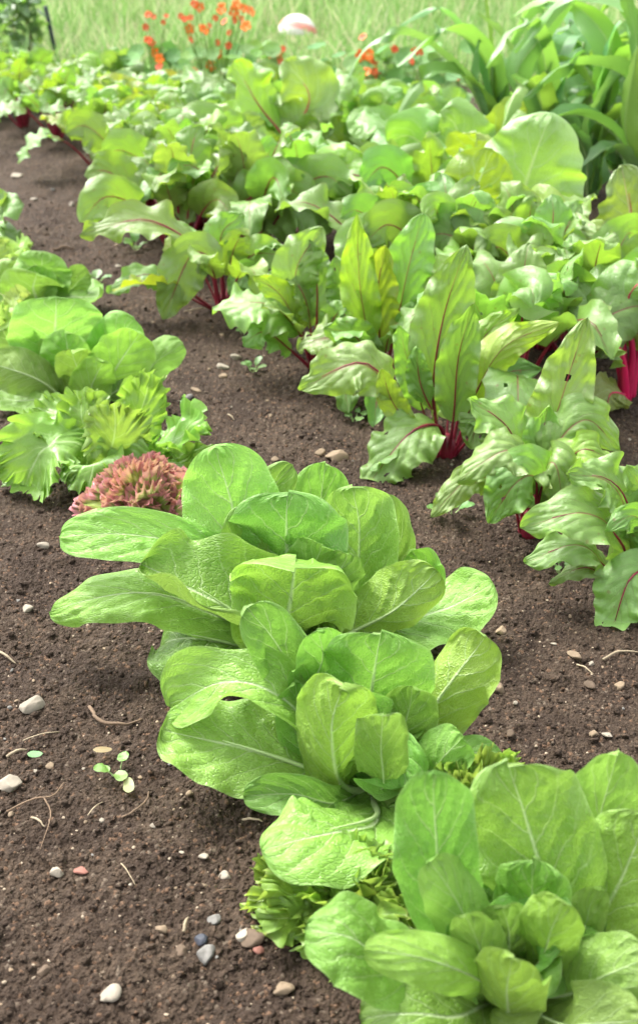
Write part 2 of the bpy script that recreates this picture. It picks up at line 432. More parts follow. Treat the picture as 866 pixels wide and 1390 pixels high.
def add_leaf(root, pts, w, kind='romaine', mat=None, cup=20, ruf=None, puck=None, roll=0, twist=0, tb=None, color=None,
             res=1.0, seed=None, name='leaf', stalk_mat=None, base_r=.015, ref_h=.55, label=None, stalk=True, face='|'):
    """One leaf along pts (world points from the crown outwards); w = blade width in metres."""
    seed = random.randrange(1 << 20) if seed is None else seed
    rr = random.Random(seed)
    C = np.array(root.location)
    form = 'beet' if kind.startswith('beet') else ('chard' if kind.startswith('chard') else kind)
    d = np.array(pts[0]) - C; d[2] = 0
    nd = np.linalg.norm(d)
    p0 = C + (d / nd * min(base_r, nd) if nd > 1e-4 else 0) + np.array([0, 0, -.008])
    n = 64
    P, L = spline([p0] + [np.array(p) for p in pts], n)
    T, N, S = frames(P, facing(C, face), roll, twist)
    if tb is None:
        tb = {'beet': .42, 'chard': .36}.get(form, 0.0)
    if ruf is None: ruf = {'beet': .0165, 'chard': .012, 'romaine': .0105, 'corn': .006}.get(form, .003)
    if puck is None: puck = {'beet': .0055, 'chard': .008, 'romaine': .0075, 'corn': 0.0}.get(form, .002)
    ruf *= w / .12; puck *= min(1.2, w / .12)
    nv = max(8, int((52 if form != 'corn' else 40) * res)); nu = max(7, int(31 * res)) | 1
    v = np.linspace(0, 1, nv) ** .92
    v = 1 - (1 - v) ** 1.15
    u = np.linspace(-1, 1, nu)
    V_, U_ = np.meshgrid(v, u, indexing='ij')
    t = tb + (1 - tb) * V_
    s = np.abs(U_)
    pw = prof(form, v, rr)
    pw = np.maximum(pw, (.10 if form == 'romaine' else .0) * (v < .9))
    jag = {'beet': .07, 'chard': .05, 'romaine': .035}.get(form, .0)
    side_l = 1 + jag * 2 * (vnoise(v * 16, v * 0 + 3.3, seed) - .5) + jag * 1.6 * (vnoise(v * 6, v * 0 + 7.3, seed) - .5)
    side_r = 1 + jag * 2 * (vnoise(v * 16, v * 0 + 9.3, seed) - .5) + jag * 1.6 * (vnoise(v * 6, v * 0 + 1.3, seed) - .5)
    hw = np.where(U_ < 0, side_l[:, None], side_r[:, None]) * pw[:, None] * w * .5
    # curl across the blade
    if form == 'romaine': cup = cup * 1.75
    phi = R(cup) * (1 + .35 * np.where(U_ < 0, rr.uniform(-1, 1), rr.uniform(-1, 1))) * (.55 + .45 * np.sin(np.pi * np.clip(V_ * 1.05, 0, 1)))
    phi = np.where(np.abs(phi) < .02, .02, phi)
    x = hw * np.sin(phi * s) / phi * np.sign(U_)
    z = hw * (1 - np.cos(phi * s)) / phi
    # ruffled margin, fading into the blade
    Lb = L * (1 - tb)
    f1 = rr.uniform(2.2, 3.4); f2 = rr.uniform(5, 7.5)
    if form == 'romaine': f1 = rr.uniform(1.4, 2.4); f2 = rr.uniform(3.5, 6)
    if form == 'corn': f1, f2 = rr.uniform(4, 6), rr.uniform(9, 12)
    ph = np.where(U_ < 0, rr.uniform(0, 6.28), rr.uniform(0, 6.28))
    wob = 2.5 * (vnoise(V_ * 5, U_ * 1.1 + 4, seed + 3) - .5)
    edge = s ** 2.8 * np.clip(V_ * 5, 0, 1) * np.clip((1 - V_) * 6 + .35, 0, 1)
    z = z + edge * ruf * (np.sin(6.283 * f1 * V_ + ph + wob) * 1.0 + .55 * np.sin(6.283 * f2 * V_ + 2 * ph + wob))
    # margin rolled back in places
    rl = rr.uniform(-.2, 1.0) * (.3 + vnoise(V_ * 3.1, U_ * 0 + np.sign(U_) * 5 + 7, seed + 13))
    z = z - {'romaine': .16, 'beet': .10, 'chard': .14}.get(form, 0) * w * rl * np.clip((np.maximum(s, 1 - (1 - V_) * 3.0) - .62) / .38, 0, 1) ** 2 * np.clip(V_ * 4, 0, 1)
    # quilting between the side veins and loose blisters
    ns, k = (7, .30) if form == 'romaine' else (6, .42)
    phs = ns * (V_ - k * s) + .35 * (vnoise(V_ * 4, U_ * 2, seed + 5) - .5)
    quilt = np.abs(np.sin(np.pi * phs)) ** .55 - .6
    bl = .8 * (vnoise(U_ * w * 38 + 30, V_ * Lb * 38, seed + 9) - .5) + .8 * (vnoise(U_ * w * 100, V_ * Lb * 100, seed + 11) - .5)
    inner = np.clip(s * 5, 0, 1) * (1 - s ** 5) * np.clip(V_ * 4, 0, 1)
    if form != 'corn':
        z = z + puck * inner * (quilt * (.55 if form == 'romaine' else .7) * (.4 + vnoise(V_ * 5, U_ * 3 + 8, seed + 31)) + bl * (.30 if form == 'romaine' else .45))
        z = z + inner * {'romaine': .7, 'chard': .5, 'beet': .32}.get(form, .2) * lumps(U_ * w * .5 + 9 + wob * .003, V_ * Lb + wob * .002, .021, .003, .0130, seed % 9999, soft=True) * np.clip(1.6 * vnoise(V_ * 4, U_ * 2, seed + 41) - .1, 0, 1)
        z = z - .0025 * (w / .12) * np.exp(-(s / .07) ** 2) * (1 - V_)
    else:
        z = z + np.abs(x) * .35
    # long-wave bend of the whole blade
    z = z + w * .20 * (vnoise(V_ * 2.2 + 9, U_ * .8 + 5, seed + 21) - .5) * np.clip(V_ * 3, 0, 1)
    q = t * (n - 1)
    def at(A): return np.stack([np.interp(q, np.arange(n), A[:, i]) for i in range(3)], -1)
    V = at(P) + at(S) * x[..., None] + at(N) * z[..., None]
    V[..., 2] = np.maximum(V[..., 2], .006 + .012 * (vnoise(V[..., 0] * 30, V[..., 1] * 30, 3)))
    uv = np.stack([(U_ + 1) / 2, V_], -1).reshape(-1, 2)
    GF = grid_faces(nu, nv)
    if form in ('beet', 'chard') and res >= .6 and rr.random() < .3:          # slug holes
        keep = np.ones(len(GF), bool)
        mx_, my_ = (U_ * w * .5).ravel()[GF].mean(1), (V_ * Lb).ravel()[GF].mean(1)
        for _ in range(rr.randint(1, 4)):
            hx, hy, hr = rr.uniform(-.8, .8) * w * .5, rr.uniform(.25, .9) * Lb, rr.uniform(.003, .0065)
            keep &= (mx_ - hx) ** 2 + ((my_ - hy) * rr.uniform(.6, 1)) ** 2 > hr * hr
        GF = np.ascontiguousarray(GF[keep])
    lf = mesh_obj(name, V.reshape(-1, 3) - C, GF, M[mat or kind], root, uv)
    if color is not None: lf.color = (*color, 1)
    if label: lf['label'] = label
    if not stalk: return lf
    # the stalk and rib as one tapering piece under the blade
    if form in ('beet', 'chard'):
        r0, r1 = STALK_R.get(kind, (.005, .003))
        sc = min(1.5, max(.55, w / .12)); r0 *= sc; r1 *= sc
        end = tb + (1 - tb) * .78
        tt = np.linspace(0, end, 16)
        rad = np.interp(tt, [0, tb, tb + .02, end], [r0 * 1.25, r1 * 1.05, r1 * .8, .0006])
        off = np.where(tt < tb, 0, -rad * .25)
        sm = M[stalk_mat or ('red_stalk' if form == 'beet' else 'pale_stalk')]
        nm = 'stalk'
    else:
        r0 = {'romaine': .0050, 'corn': .0028}.get(form, .0016) * min(1.3, w / .12 if form == 'romaine' else 1)
        tt = np.linspace(0, .72, 12)
        rad = np.interp(tt, [0, .25, .72], [r0 * 1.5, r0 * .7, .0004])
        off = -rad * .9 - .0012
        sm = M['pale_stalk']; nm = 'midrib'
    q = tt * (n - 1)
    PP = at(P) + at(N) * off[:, None] if False else np.stack([np.interp(q, np.arange(n), P[:, i]) for i in range(3)], -1) + \
        np.stack([np.interp(q, np.arange(n), N[:, i]) for i in range(3)], -1) * off[:, None]
    tv, tf = tube(PP, rad, 7 if res > .6 else 5)
    mesh_obj(nm, tv - C, tf, sm, lf)
    return lf


def add_frill(root, pts, w, mat='frill', frill=1.0, res=1.0, seed=None, color=None, jag=.06, base_r=.015, lobes=0, face='^', wl=.021,
              plain=.70, droop=.10):
    """A broad leaf whose whole margin is crimped into small curls; the sheet runs from its middle out to the rim."""
    seed = random.randrange(1 << 20) if seed is None else seed
    rr = random.Random(seed)
    C = np.array(root.location)
    d = np.array(pts[0]) - C; d[2] = 0; nd = np.linalg.norm(d)
    p0 = C + (d / max(nd, 1e-4) * min(base_r, nd))
    n = 48
    P, L = spline([p0] + [np.array(p) for p in pts], n)
    T, N, S = frames(P, facing(C, face), rr.uniform(-14, 14), rr.uniform(-20, 20))
    per = 2.6 * (w + L) / 2
    k1 = max(6, round(per / wl)); k2 = round(k1 * 2.3)
    na, nr = int(min(420, max(60, k2 * 5)) * (.6 + .4 * res)), max(9, int(26 * res))
    r = np.linspace(0.0, 1, nr) ** .75
    a = np.linspace(0, 2 * math.pi, na)
    R_, A_ = np.meshgrid(r, a, indexing='ij')
    ca, sa = np.cos(A_), np.sin(A_)
    cx, cy = 3 + np.cos(A_), 3 + np.sin(A_)                     # closed noise round the rim
    basew = .5 - .5 * ca                                        # 0 at the leaf base, 1 at its tip
    rim = 1 + jag * 2.4 * (vnoise(cx * 7, cy * 7, seed) - .5) + jag * 1.2 * (vnoise(cx * 17, cy * 17, seed + 1) - .5)
    if lobes:
        rim = rim * (1 - .16 * (.5 + .5 * np.cos(A_ * lobes + rr.uniform(0, 6))) * basew)
    q = R_ * rim
    x = q * sa * w * .5 * (.30 + .70 * basew ** .7)
    y = L * (.56 - .52 * q * ca)
    fr = frill * wl * .33
    outer = np.clip((R_ - plain) / (1 - plain), 0, 1) ** 1.1 * np.clip(basew * 2.6 + .05, 0, 1)
    wob = 3.2 * (vnoise(cx * 4, cy * 4, seed + 2) - .5) * 2
    amp = .55 + .9 * vnoise(cx * 5 + 9, cy * 5, seed + 6)
    z = outer * fr * 1.7 * amp * (np.sin(k1 * A_ + wob + 1.6 * R_) + .55 * np.sin(k2 * A_ + 2.1 * wob))
    swell = outer * fr * .35 * amp * np.cos(k2 * A_ + 1.3 * wob)
    x = x + swell * sa; y = y - swell * ca
    side = outer * fr * .9 * np.sin(k1 * A_ + wob + 1.1)
    x = x + side * ca; y = y + side * sa
    z = z + np.clip((R_ - .4) / .6, 0, 1) * fr * .8 * amp * np.sin(round(k1 / 3) * A_ + wob)
    z = z + .35 * lumps(x * 1.0 + 5, y * 1.0, .02, .003, .012, seed % 999, soft=True) * (1 - R_ ** 3)
    z = z + R_ ** 2 * w * .07 * np.sin(3 * A_ + rr.uniform(0, 6))
    z = z + np.clip(R_, 0, .8) * .010 * (vnoise(x * 40 + 7, y * 40, seed + 4) - .5) * 2
    z = z + (x / w) ** 2 * w * .7 - w * droop * rr.uniform(0, 1.6) * R_ ** 3
    qq = np.clip(y / L, 0, 1) * (n - 1)
    ext = np.maximum(y - L, 0)
    def at(B): return np.stack([np.interp(qq, np.arange(n), B[:, i]) for i in range(3)], -1)
    V = at(P) + at(S) * x[..., None] + at(N) * z[..., None] + at(T) * ext[..., None]
    V[..., 2] = np.maximum(V[..., 2], .006 + .012 * (vnoise(V[..., 0] * 30, V[..., 1] * 30, 3)))
    uv = np.stack([.5 + x / w, y / L], -1).reshape(-1, 2)
    lf = mesh_obj('leaf', V.reshape(-1, 3) - C, grid_faces(na, nr)[:, ::-1].copy(), M[mat], root, uv)
    me = lf.data
    l = me.uv_layers.new(name='Rim')
    vi = np.zeros(len(me.loops), np.int32); me.loops.foreach_get('vertex_index', vi)
    l.data.foreach_set('uv', np.stack([R_.ravel(), A_.ravel()], 1).astype(np.float32)[vi].ravel())
    if color is not None: lf.color = (*color, 1)
    return lf


CHECK = []


def facing(C, face):
    """The point a leaf turns its upper side to: '^' the open sky over the crown, '+' the path side, '-' the far side."""
    to = np.array([0, 0, CAM_H]) - C
    if face == '+': return C + to
    if face == '-': return C - 2 * to
    if face == '|': return C + np.array([0, 0, .55])
    return C + np.array([0, -.22, .55])


def real_width(g, W, wp, face, clamp=1.75):
    """Blade width in metres of a leaf that looks wp photo px wide, allowing for how it lies to the view."""
    P, _ = spline([g] + W, 24)
    T, N, S = frames(P, facing(g, face))
    d = norm(P[15] - np.array([0, 0, CAM_H]))
    side = norm(np.cross(T[15], d))
    return wp * depth_of(P[15]) / FPX * min(clamp, 1 / max(.3, abs(float(S[15] @ side))))


def plant(name, px, py, label, cat, group, specs, kind, faces='^', **common):
    """A plant whose crown meets the soil at photo point (px, py); each spec is (points, width in photo px, options)."""
    g = ground_at(px, py)
    g[2] = float(base_height(np.array(g[0]), np.array(g[1])))
    root = thing(name, g, label, cat, group)
    for i, sp in enumerate(specs):
        pts, wp = sp[0], sp[1]
        o = dict(common); o.update(sp[2] if len(sp) > 2 else {})
        W = [plane_at(a, b, g[1] + c / 100.) for a, b, c in pts]
        k = o.pop('kind', kind)
        face = o.get('face', faces[min(i, len(faces) - 1)])
        wm = real_width(g, W, wp * (.84 if k.startswith('beet') else 1), face, 1.45 if k.startswith('beet') else 1.75)
        CHECK.append((name, px, py, [round(float(p[2]), 3) for p in W], round(wm, 3)))
        if k.startswith('frill') or k == 'oak':
            add_frill(root, W, wm * 1.1, k, face=face, **{q: v for q, v in o.items() if q != 'face'})
        else:
            o['face'] = face
            o.setdefault('roll', random.uniform(-9, 9))
            add_leaf(root, W, wm, k, **o)
    return root


def auto_leaves(root, n, kind, lmin, lmax, wr=.36, emin=20, emax=78, res=.5, color=None, az0=None, skip=None, **o):
    """Fill a crown with leaves spiralling out of it, the inner ones the more upright."""
    C = np.array(root.location)
    az0 = random.uniform(0, 6.28) if az0 is None else az0
    for i in range(n):
        f = (i + .5) / n
        az = az0 + i * 2.399 + random.uniform(-.3, .3)
        el = R(emin + (emax - emin) * (1 - f) + random.uniform(-8, 8))
        L = lmin + (lmax - lmin) * random.uniform(.5, 1) * (.75 + .25 * f)
        d = np.array([math.cos(az), math.sin(az), 0])
        sag = random.uniform(.10, .34) * L * (.5 + f)
        p1 = C + d * L * .45 * math.cos(el) + np.array([0, 0, L * .48 * math.sin(el) + .02 * L])
        p2 = C + d * L * (.80 * math.cos(el) + .03) + np.array([0, 0, L * .80 * math.sin(el) - sag * .22])
        p3 = C + d * L * (1.0 * math.cos(el) + .10) + np.array([0, 0, max(.02, L * .96 * math.sin(el) - sag)])
        c = color
        if c is None and f > .6 and random.random() < .07:
            c = random.choice([(1.9, 1.3, .6), (1.6, 1.0, .7)])
        if c is None and random.random() < .35:
            c = random.choice([(1.25, 1.12, .7), (1.15, 1.08, .8), (.85, .95, 1.0), (1.1, 1.1, 1.25)])
        oo = dict(o)
        oo.setdefault('face', random.choice('|||++'))
        oo.setdefault('ruf', .012 if kind.startswith('beet') else .008)
        oo.setdefault('cup', random.uniform(-12, 34))
        add_leaf(root, [p1, p2, p3], L * wr * random.uniform(.85, 1.15), kind, res=res, color=c, roll=random.uniform(-14, 14),
                 twist=random.uniform(-25, 25), **oo)


LIME = (1.12, 1.10, .85); PALE = (1.25, 1.15, 1.3); DARK = (.78, .86, .85); YEL = (1.9, 1.45, .55); GREY = (1.12, 1.08, 1.5)  # LIME puts the glow of backlit leaves into their colour
LET = 'lettuces in the front row'
# ---- the three big romaine heads
p = plant('romaine_lettuce', 415, 885, 'largest romaine lettuce beside the red frilly one, upright back leaves facing the viewer', 'lettuce', LET, [
    ([(335, 770, 3), (312, 670, 8), (292, 604, 9)], 150, dict(cup=14, color=PALE, roll=-6)),
    ([(300, 762, 2), (190, 728, 2), (80, 727, 2)], 78, dict(cup=30, color=PALE, roll=-8)),
    ([(300, 835, -2), (195, 803, -3), (66, 830, -2)], 70, dict(cup=-14, color=PALE)),
    ([(350, 850, -6), (275, 800, -7), (199, 752, -5)], 140, dict(cup=52)),
    ([(392, 800, 0), (390, 735, 2), (390, 675, 0)], 175, dict(cup=12, color=DARK)),
    ([(478, 800, 3), (488, 720, 5), (478, 660, 5)], 115, dict(cup=26, color=PALE)),
    ([(390, 855, -6), (396, 805, -8), (402, 754, -10)], 185, dict(cup=22, color=LIME)),
    ([(470, 862, -5), (535, 828, -7), (594, 775, -4)], 125, dict(cup=55, color=LIME)),
    ([(520, 800, 4), (532, 745, 6), (522, 672, 6)], 70, dict(cup=25)),
    ([(515, 855, 0), (600, 828, 2), (668, 790, 3)], 105, dict(cup=-8, color=PALE)),
    ([(310, 870, -4), (250, 860, -5), (202, 868, -4)], 115, dict(cup=8, color=DARK)),
    ([(430, 740, 8), (436, 680, 12), (442, 632, 12)], 95, dict(cup=15)),
    ([(350, 720, 8), (365, 670, 11), (395, 634, 11)], 70, dict(cup=15)),
    ([(400, 820, 0), (425, 770, -2), (440, 735, -3)], 90, dict(cup=35, puck=.007)),
    ([(350, 800, -1), (335, 740, 2), (325, 690, 2)], 80, dict(cup=40, puck=.007)),
    ([(450, 840, -2), (455, 790, -4), (475, 750, -4)], 90, dict(cup=40)),
    ([(560, 800, 1), (570, 770, 2), (560, 752, 1)], 70, dict(cup=30, color=LIME)),
], 'romaine', res=1.5, faces='+^^^+++---+++-+-+'.replace('+++---+++', '++-' + '-+^' + '^++'))
auto_leaves(p, 8, 'romaine', .12, .20, wr=.70, emin=52, emax=84, res=1.1, cup=48, puck=.011, ruf=.013, tb=0)
p = plant('romaine_lettuce', 500, 1065, 'middle romaine lettuce of the front row, round leaves spreading left over soil', 'lettuce', LET, [
    ([(430, 1045, -3), (330, 1012, -3), (219, 985, -1)], 118, dict(cup=4, color=PALE)),
    ([(510, 1105, -13), (445, 1125, -20), (356, 1148, -23)], 108, dict(cup=-10, color=PALE)),
    ([(462, 1060, -5), (452, 985, -8), (468, 925, -9)], 140, dict(cup=34, color=LIME)),
    ([(520, 1065, -9), (517, 1015, -11), (520, 962, -12)], 85, dict(cup=30)),
    ([(498, 1000, 1), (505, 930, 2), (515, 866, 1)], 170, dict(cup=12)),
    ([(560, 1000, 2), (612, 925, 2), (660, 862, 3)], 130, dict(cup=48, color=LIME)),
    ([(575, 1065, -5), (600, 1030, -7), (632, 998, -7)], 90, dict(cup=42)),
    ([(600, 1045, -2), (640, 1022, -2), (683, 1026, -2)], 52, dict(cup=8)),
    ([(385, 955, 1), (305, 925, 2), (227, 958, 3)], 125, dict(cup=50, roll=14, color=PALE)),
    ([(395, 905, 5), (368, 862, 5), (338, 828, 4)], 95, dict(cup=34, color=DARK)),
    ([(430, 950, 4), (438, 890, 4), (430, 852, 3)], 85, dict(cup=25)),
    ([(450, 1090, -9), (400, 1078, -12), (330, 1080, -12)], 66, dict(cup=30, color=DARK)),  # dark tint paints in the shade between its two neighbours
    ([(470, 1020, -2), (455, 975, -3), (440, 940, -3)], 95, dict(cup=40, puck=.008)),
    ([(535, 1020, -2), (555, 965, -3), (560, 930, -2)], 100, dict(cup=40, puck=.008)),
    ([(420, 1010, 0), (405, 960, 1), (400, 930, 1)], 80, dict(cup=35)),
], 'romaine', res=1.5, faces='^^--+--^^+++-'[:13] + '-+')
auto_leaves(p, 8, 'romaine', .12, .20, wr=.70, emin=52, emax=84, res=1.1, cup=48, puck=.011, ruf=.013, tb=0)
p = plant('romaine_lettuce', 690, 1338, 'nearest romaine lettuce at the corner of the bed, with a crinkled heart', 'lettuce', LET, [
    ([(605, 1230, -2), (592, 1120, -1), (588, 1047, -2)], 120, dict(cup=16, color=DARK)),
    ([(738, 1215, 1), (715, 1115, 3), (690, 1043, 3)], 178, dict(cup=8, puck=.007)),
    ([(790, 1190, 4), (818, 1095, 6), (838, 1026, 6)], 108, dict(cup=-10, color=PALE)),
    ([(775, 1300, 0), (832, 1215, 1), (880, 1105, 2)], 150, dict(cup=14, color=PALE)),
    ([(642, 1270, -5), (612, 1212, -5), (580, 1166, -5)], 92, dict(cup=26)),
    ([(712, 1270, -1), (722, 1218, -1), (722, 1174, -2)], 112, dict(cup=20, puck=.011, ruf=.008)),
    ([(530, 1305, -7), (475, 1272, -8), (414, 1262, -7)], 112, dict(cup=-5)),
    ([(640, 1325, -10), (570, 1300, -12), (492, 1290, -12)], 96, dict(cup=46, color=LIME)),
    ([(735, 1300, -6), (748, 1262, -8), (765, 1225, -9)], 96, dict(cup=30, color=LIME)),
    ([(785, 1270, -2), (800, 1232, -2), (815, 1206, -2)], 58, dict(cup=25, color=PALE)),
    ([(690, 1300, -4), (690, 1262, -4), (680, 1228, -5)], 85, dict(cup=35, puck=.010)),
    ([(660, 1310, -7), (645, 1270, -8), (630, 1235, -9)], 80, dict(cup=35, puck=.009)),
    ([(690, 1365, -9), (690, 1335, -12), (700, 1290, -14)], 120, dict(cup=30, color=LIME)),
    ([(770, 1350, -7), (820, 1325, -9), (880, 1300, -9)], 120, dict(cup=25)),
    ([(620, 1385, -9), (560, 1380, -11), (490, 1385, -10)], 110, dict(cup=15)),
    ([(760, 1390, -11), (800, 1390, -13), (870, 1385, -13)], 120, dict(cup=25)),
], 'romaine', res=1.5, faces='++++-+^-------^-')
auto_leaves(p, 8, 'romaine', .12, .20, wr=.70, emin=52, emax=84, res=1.1, cup=48, puck=.011, ruf=.013, tb=0)
def frilly_mound(root, n, rx, ry, h, w, mat, wl, frill, cols_):
    """A low head of short curly leaves, the inner ones standing, the outer ones lying out over the soil."""
    C = np.array(root.location)
    for i in range(n):
        f = (i + .5) / n
        az = i * 2.399; el = R(86 - 80 * f ** .85)
        k = random.uniform(.86, 1.12)
        d = np.array([math.cos(az) * rx, math.sin(az) * ry, 0]) * k
        up = np.array([0, 0, h * k])
        add_frill(root, [C + d * .5 * math.cos(el) + up * .55 * math.sin(el), C + d * math.cos(el) + up * (math.sin(el) * .95 + .10)],
                  w * random.uniform(.85, 1.15), mat, frill=frill, res=.5, wl=wl, jag=.05, base_r=.004, face=random.choice('++^'),
                  color=random.choice(cols_), plain=.5)


PALES = [(1, 1, 1), (1.15, 1.1, .9), (.85, .92, .85)]
g = ground_at(492, 1240)
oak = thing('loose_leaf_lettuce', g, 'low frilly lettuce with bronze-tipped curls, spreading under the middle romaine at its front', 'lettuce', LET)
frilly_mound(oak, 50, .150, .10, .085, .075, 'oak', .017, 1.0, PALES)
g = ground_at(640, 1130)
oak = thing('loose_leaf_lettuce', g, 'small frilly lettuce peeking out between the middle and nearest romaine heads on the right', 'lettuce', LET)
frilly_mound(oak, 34, .085, .06, .115, .065, 'oak', .016, 1.0, PALES)
# ---- the lettuces behind them
plant('frilly_lettuce', 132, 645, 'bright green frilly lettuce with curly-edged leaves drooping onto the soil', 'lettuce', LET, [
    ([(112, 605, -2), (62, 608, -5), (26, 672, -8)], 105, dict(frill=1.1)),
    ([(146, 625, -3), (156, 590, -7), (158, 552, -7)], 105, dict(frill=1.1)),
    ([(128, 640, -6), (128, 630, -9), (122, 662, -11)], 70),
    ([(165, 600, 1), (190, 562, 2), (202, 520, 2)], 80),
    ([(190, 625, 0), (230, 605, 0), (268, 568, 0)], 75),
    ([(112, 600, 1), (80, 572, 2), (45, 558, 3)], 90),
    ([(190, 650, -3), (205, 630, -4), (215, 610, -5)], 70),
    ([(150, 640, -4), (172, 620, -7), (180, 640, -10)], 80),
    ([(120, 600, 2), (110, 560, 3), (105, 540, 4)], 90),
    ([(160, 610, 0), (160, 580, 0), (165, 560, 0)], 70),
    ([(220, 640, 2), (250, 625, 2), (262, 610, 2)], 50),
], 'frill', frill=1.25, jag=.08, res=1.1, faces='^-^+^^+---^'.replace('---', '-^+'))
g = ground_at(202, 702)
red = thing('red_lettuce', g, 'small red-tinged frilly lettuce, a tight curly mound', 'lettuce', LET)
frilly_mound(red, 64, .128, .095, .105, .085, 'frill_red', .015, .95, [(1, 1, 1), (1.15, 1.1, .9), (.9, .9, .95)])
plant('romaine_lettuce', 95, 540, 'romaine lettuce just behind the bright green frilly one, with one leaf pointing right', 'lettuce', LET, [
    ([(82, 500, 3), (76, 450, 5), (75, 401, 6)], 135, dict(cup=18, color=PALE)),
    ([(55, 505, 2), (28, 480, 3), (3, 448, 3)], 75, dict(cup=15, color=PALE)),
    ([(68, 525, -4), (35, 508, -5), (-16, 492, -4)], 70, dict(cup=30)),
    ([(140, 525, -3), (165, 490, -4), (193, 450, -3)], 82, dict(cup=12, color=LIME)),
    ([(185, 515, -1), (215, 488, 0), (249, 466, 0)], 50, dict(cup=12)),
    ([(118, 550, -6), (126, 520, -8), (142, 488, -9)], 66, dict(cup=28, color=LIME)),
    ([(145, 490, 4), (165, 455, 5), (182, 432, 5)], 75, dict(cup=10, color=PALE)),
    ([(96, 505, 0), (92, 475, -1), (88, 452, -1)], 80, dict(cup=30, puck=.01, color=PALE)),
    ([(110, 515, -4), (104, 495, -6), (96, 474, -7)], 66, dict(cup=26, color=LIME)),
    ([(70, 545, -6), (30, 545, -6), (-5, 536, -5)], 40, dict(cup=5, color=PALE)),
    ([(130, 550, -3), (160, 530, -4), (190, 520, -3)], 60, dict(cup=30, color=DARK)),
], 'romaine', res=.9, faces='++----++-^-')
plant('romaine_lettuce', 52, 425, 'romaine lettuce farther up the row, partly behind the next one, with a wide upright leaf', 'lettuce', LET, [
    ([(58, 392, 2), (58, 365, 3), (60, 341, 3)], 82, dict(cup=14)),
    ([(50, 405, -3), (46, 392, -4), (50, 374, -5)], 96, dict(cup=20, color=LIME)),
    ([(85, 412, 0), (112, 403, 0), (139, 392, 0)], 52, dict(cup=-6)),
    ([(18, 405, 2), (4, 385, 2), (-14, 362, 2)], 70, dict(cup=10, color=PALE)),
    ([(30, 420, -3), (10, 410, -4), (-15, 400, -4)], 60, dict(cup=20)),
    ([(95, 395, 3), (110, 380, 4), (125, 375, 4)], 45, dict(cup=10)),
    ([(55, 400, 0), (52, 380, 0), (45, 362, 0)], 60, dict(cup=25, puck=.01)),
], 'romaine', res=.7, faces='+-^+^++')
plant('frilly_lettuce', 8, 478, 'pale curly lettuce at the edge of the picture, half hidden behind a romaine head', 'lettuce', LET, [
    ([(15, 440, -1), (20, 425, -2), (30, 402, -2)], 50),
    ([(-5, 450, -2), (-12, 430, -3), (-20, 410, -3)], 50),
    ([(12, 450, -3), (10, 440, -5), (6, 425, -6)], 50),
    ([(25, 455, 0), (32, 440, 0), (38, 430, 0)], 40),
], 'frill_pale', frill=1.0, res=.7)
plant('frilly_lettuce', 2, 392, 'yellowish pale frilly lettuce behind the farther romaine head', 'lettuce', LET, [
    ([(10, 365, 0), (20, 350, 0), (40, 338, 0)], 45),
    ([(-2, 360, 1), (-4, 345, 1), (0, 328, 1)], 50),
    ([(8, 370, -2), (12, 358, -3), (18, 345, -4)], 45),
    ([(-15, 370, 0), (-25, 355, 0), (-35, 345, 0)], 45),
], 'frill_pale', frill=1.2, res=.6)
plant('beetroot_plant', -28, 330, 'green leafy plant poking in from the edge above the pale frilly lettuce', 'vegetable plant', None, [
    ([(-10, 305, 0), (0, 285, 0), (27, 270, 0)], 42, dict(tb=.15)),
    ([(-12, 325, -2), (5, 315, -3), (28, 325, -4)], 36, dict(tb=.15)),
    ([(-15, 300, 2), (-10, 280, 2), (10, 262, 2)], 36, dict(tb=.15)),
    ([(-40, 300, 0), (-45, 270, 0), (-50, 255, 0)], 36),
], 'chard', res=.5)

# ---- beetroot row
LIME = (1.3, 1.16, .72)  # yellower from here on, painting light that shines through the blades
BEE = 'beetroot plants in the long row'
p = plant('beetroot_plant', 605, 618, 'beetroot plant with tall upright leaves on crimson stalks, one drooping in front', 'beetroot', BEE, [
    ([(598, 580, -3), (556, 588, -9), (492, 668, -14)], 100, dict(tb=.30, cup=-8, color=PALE)),  # brightness of the upturned blade under the sky is put into its tint
    ([(548, 560, -2), (495, 492, -3), (404, 528, -4)], 88, dict(tb=.42, cup=-10, color=PALE)),
    ([(588, 525, 1), (602, 430, 2), (632, 334, 2)], 98, dict(tb=.30, cup=14)),
    ([(616, 560, -3), (622, 485, -4), (642, 410, -5)], 72, dict(tb=.26, cup=14)),
    ([(645, 535, 0), (685, 470, 0), (760, 438, 0)], 66, dict(tb=.30, cup=40, kind='beet_redvein', color=LIME)),
    ([(575, 560, 2), (553, 490, 3), (540, 440, 3)], 52, dict(tb=.35, cup=25)),
    ([(560, 580, -3), (532, 545, -4), (518, 500, -5)], 44, dict(tb=.4, cup=20, color=LIME)),
    ([(630, 530, 3), (655, 460, 5), (705, 418, 6)], 58, dict(tb=.4, cup=20, color=LIME)),
    ([(590, 570, 0), (570, 520, 0), (565, 470, 0)], 44, dict(tb=.5, cup=20)),
    ([(650, 560, 4), (680, 510, 6), (735, 500, 7)], 75, dict(tb=.3, cup=5, color=DARK)),  # back leaf in shade, the shading painted by its dark tint
    ([(640, 590, -2), (645, 570, -5), (640, 610, -8)], 50, dict(tb=.4, cup=5)),
], 'beet', faces='^^++-++++++', res=1.3)
auto_leaves(p, 4, 'beet', .13, .22, emin=25, emax=80, wr=.30, res=.8)
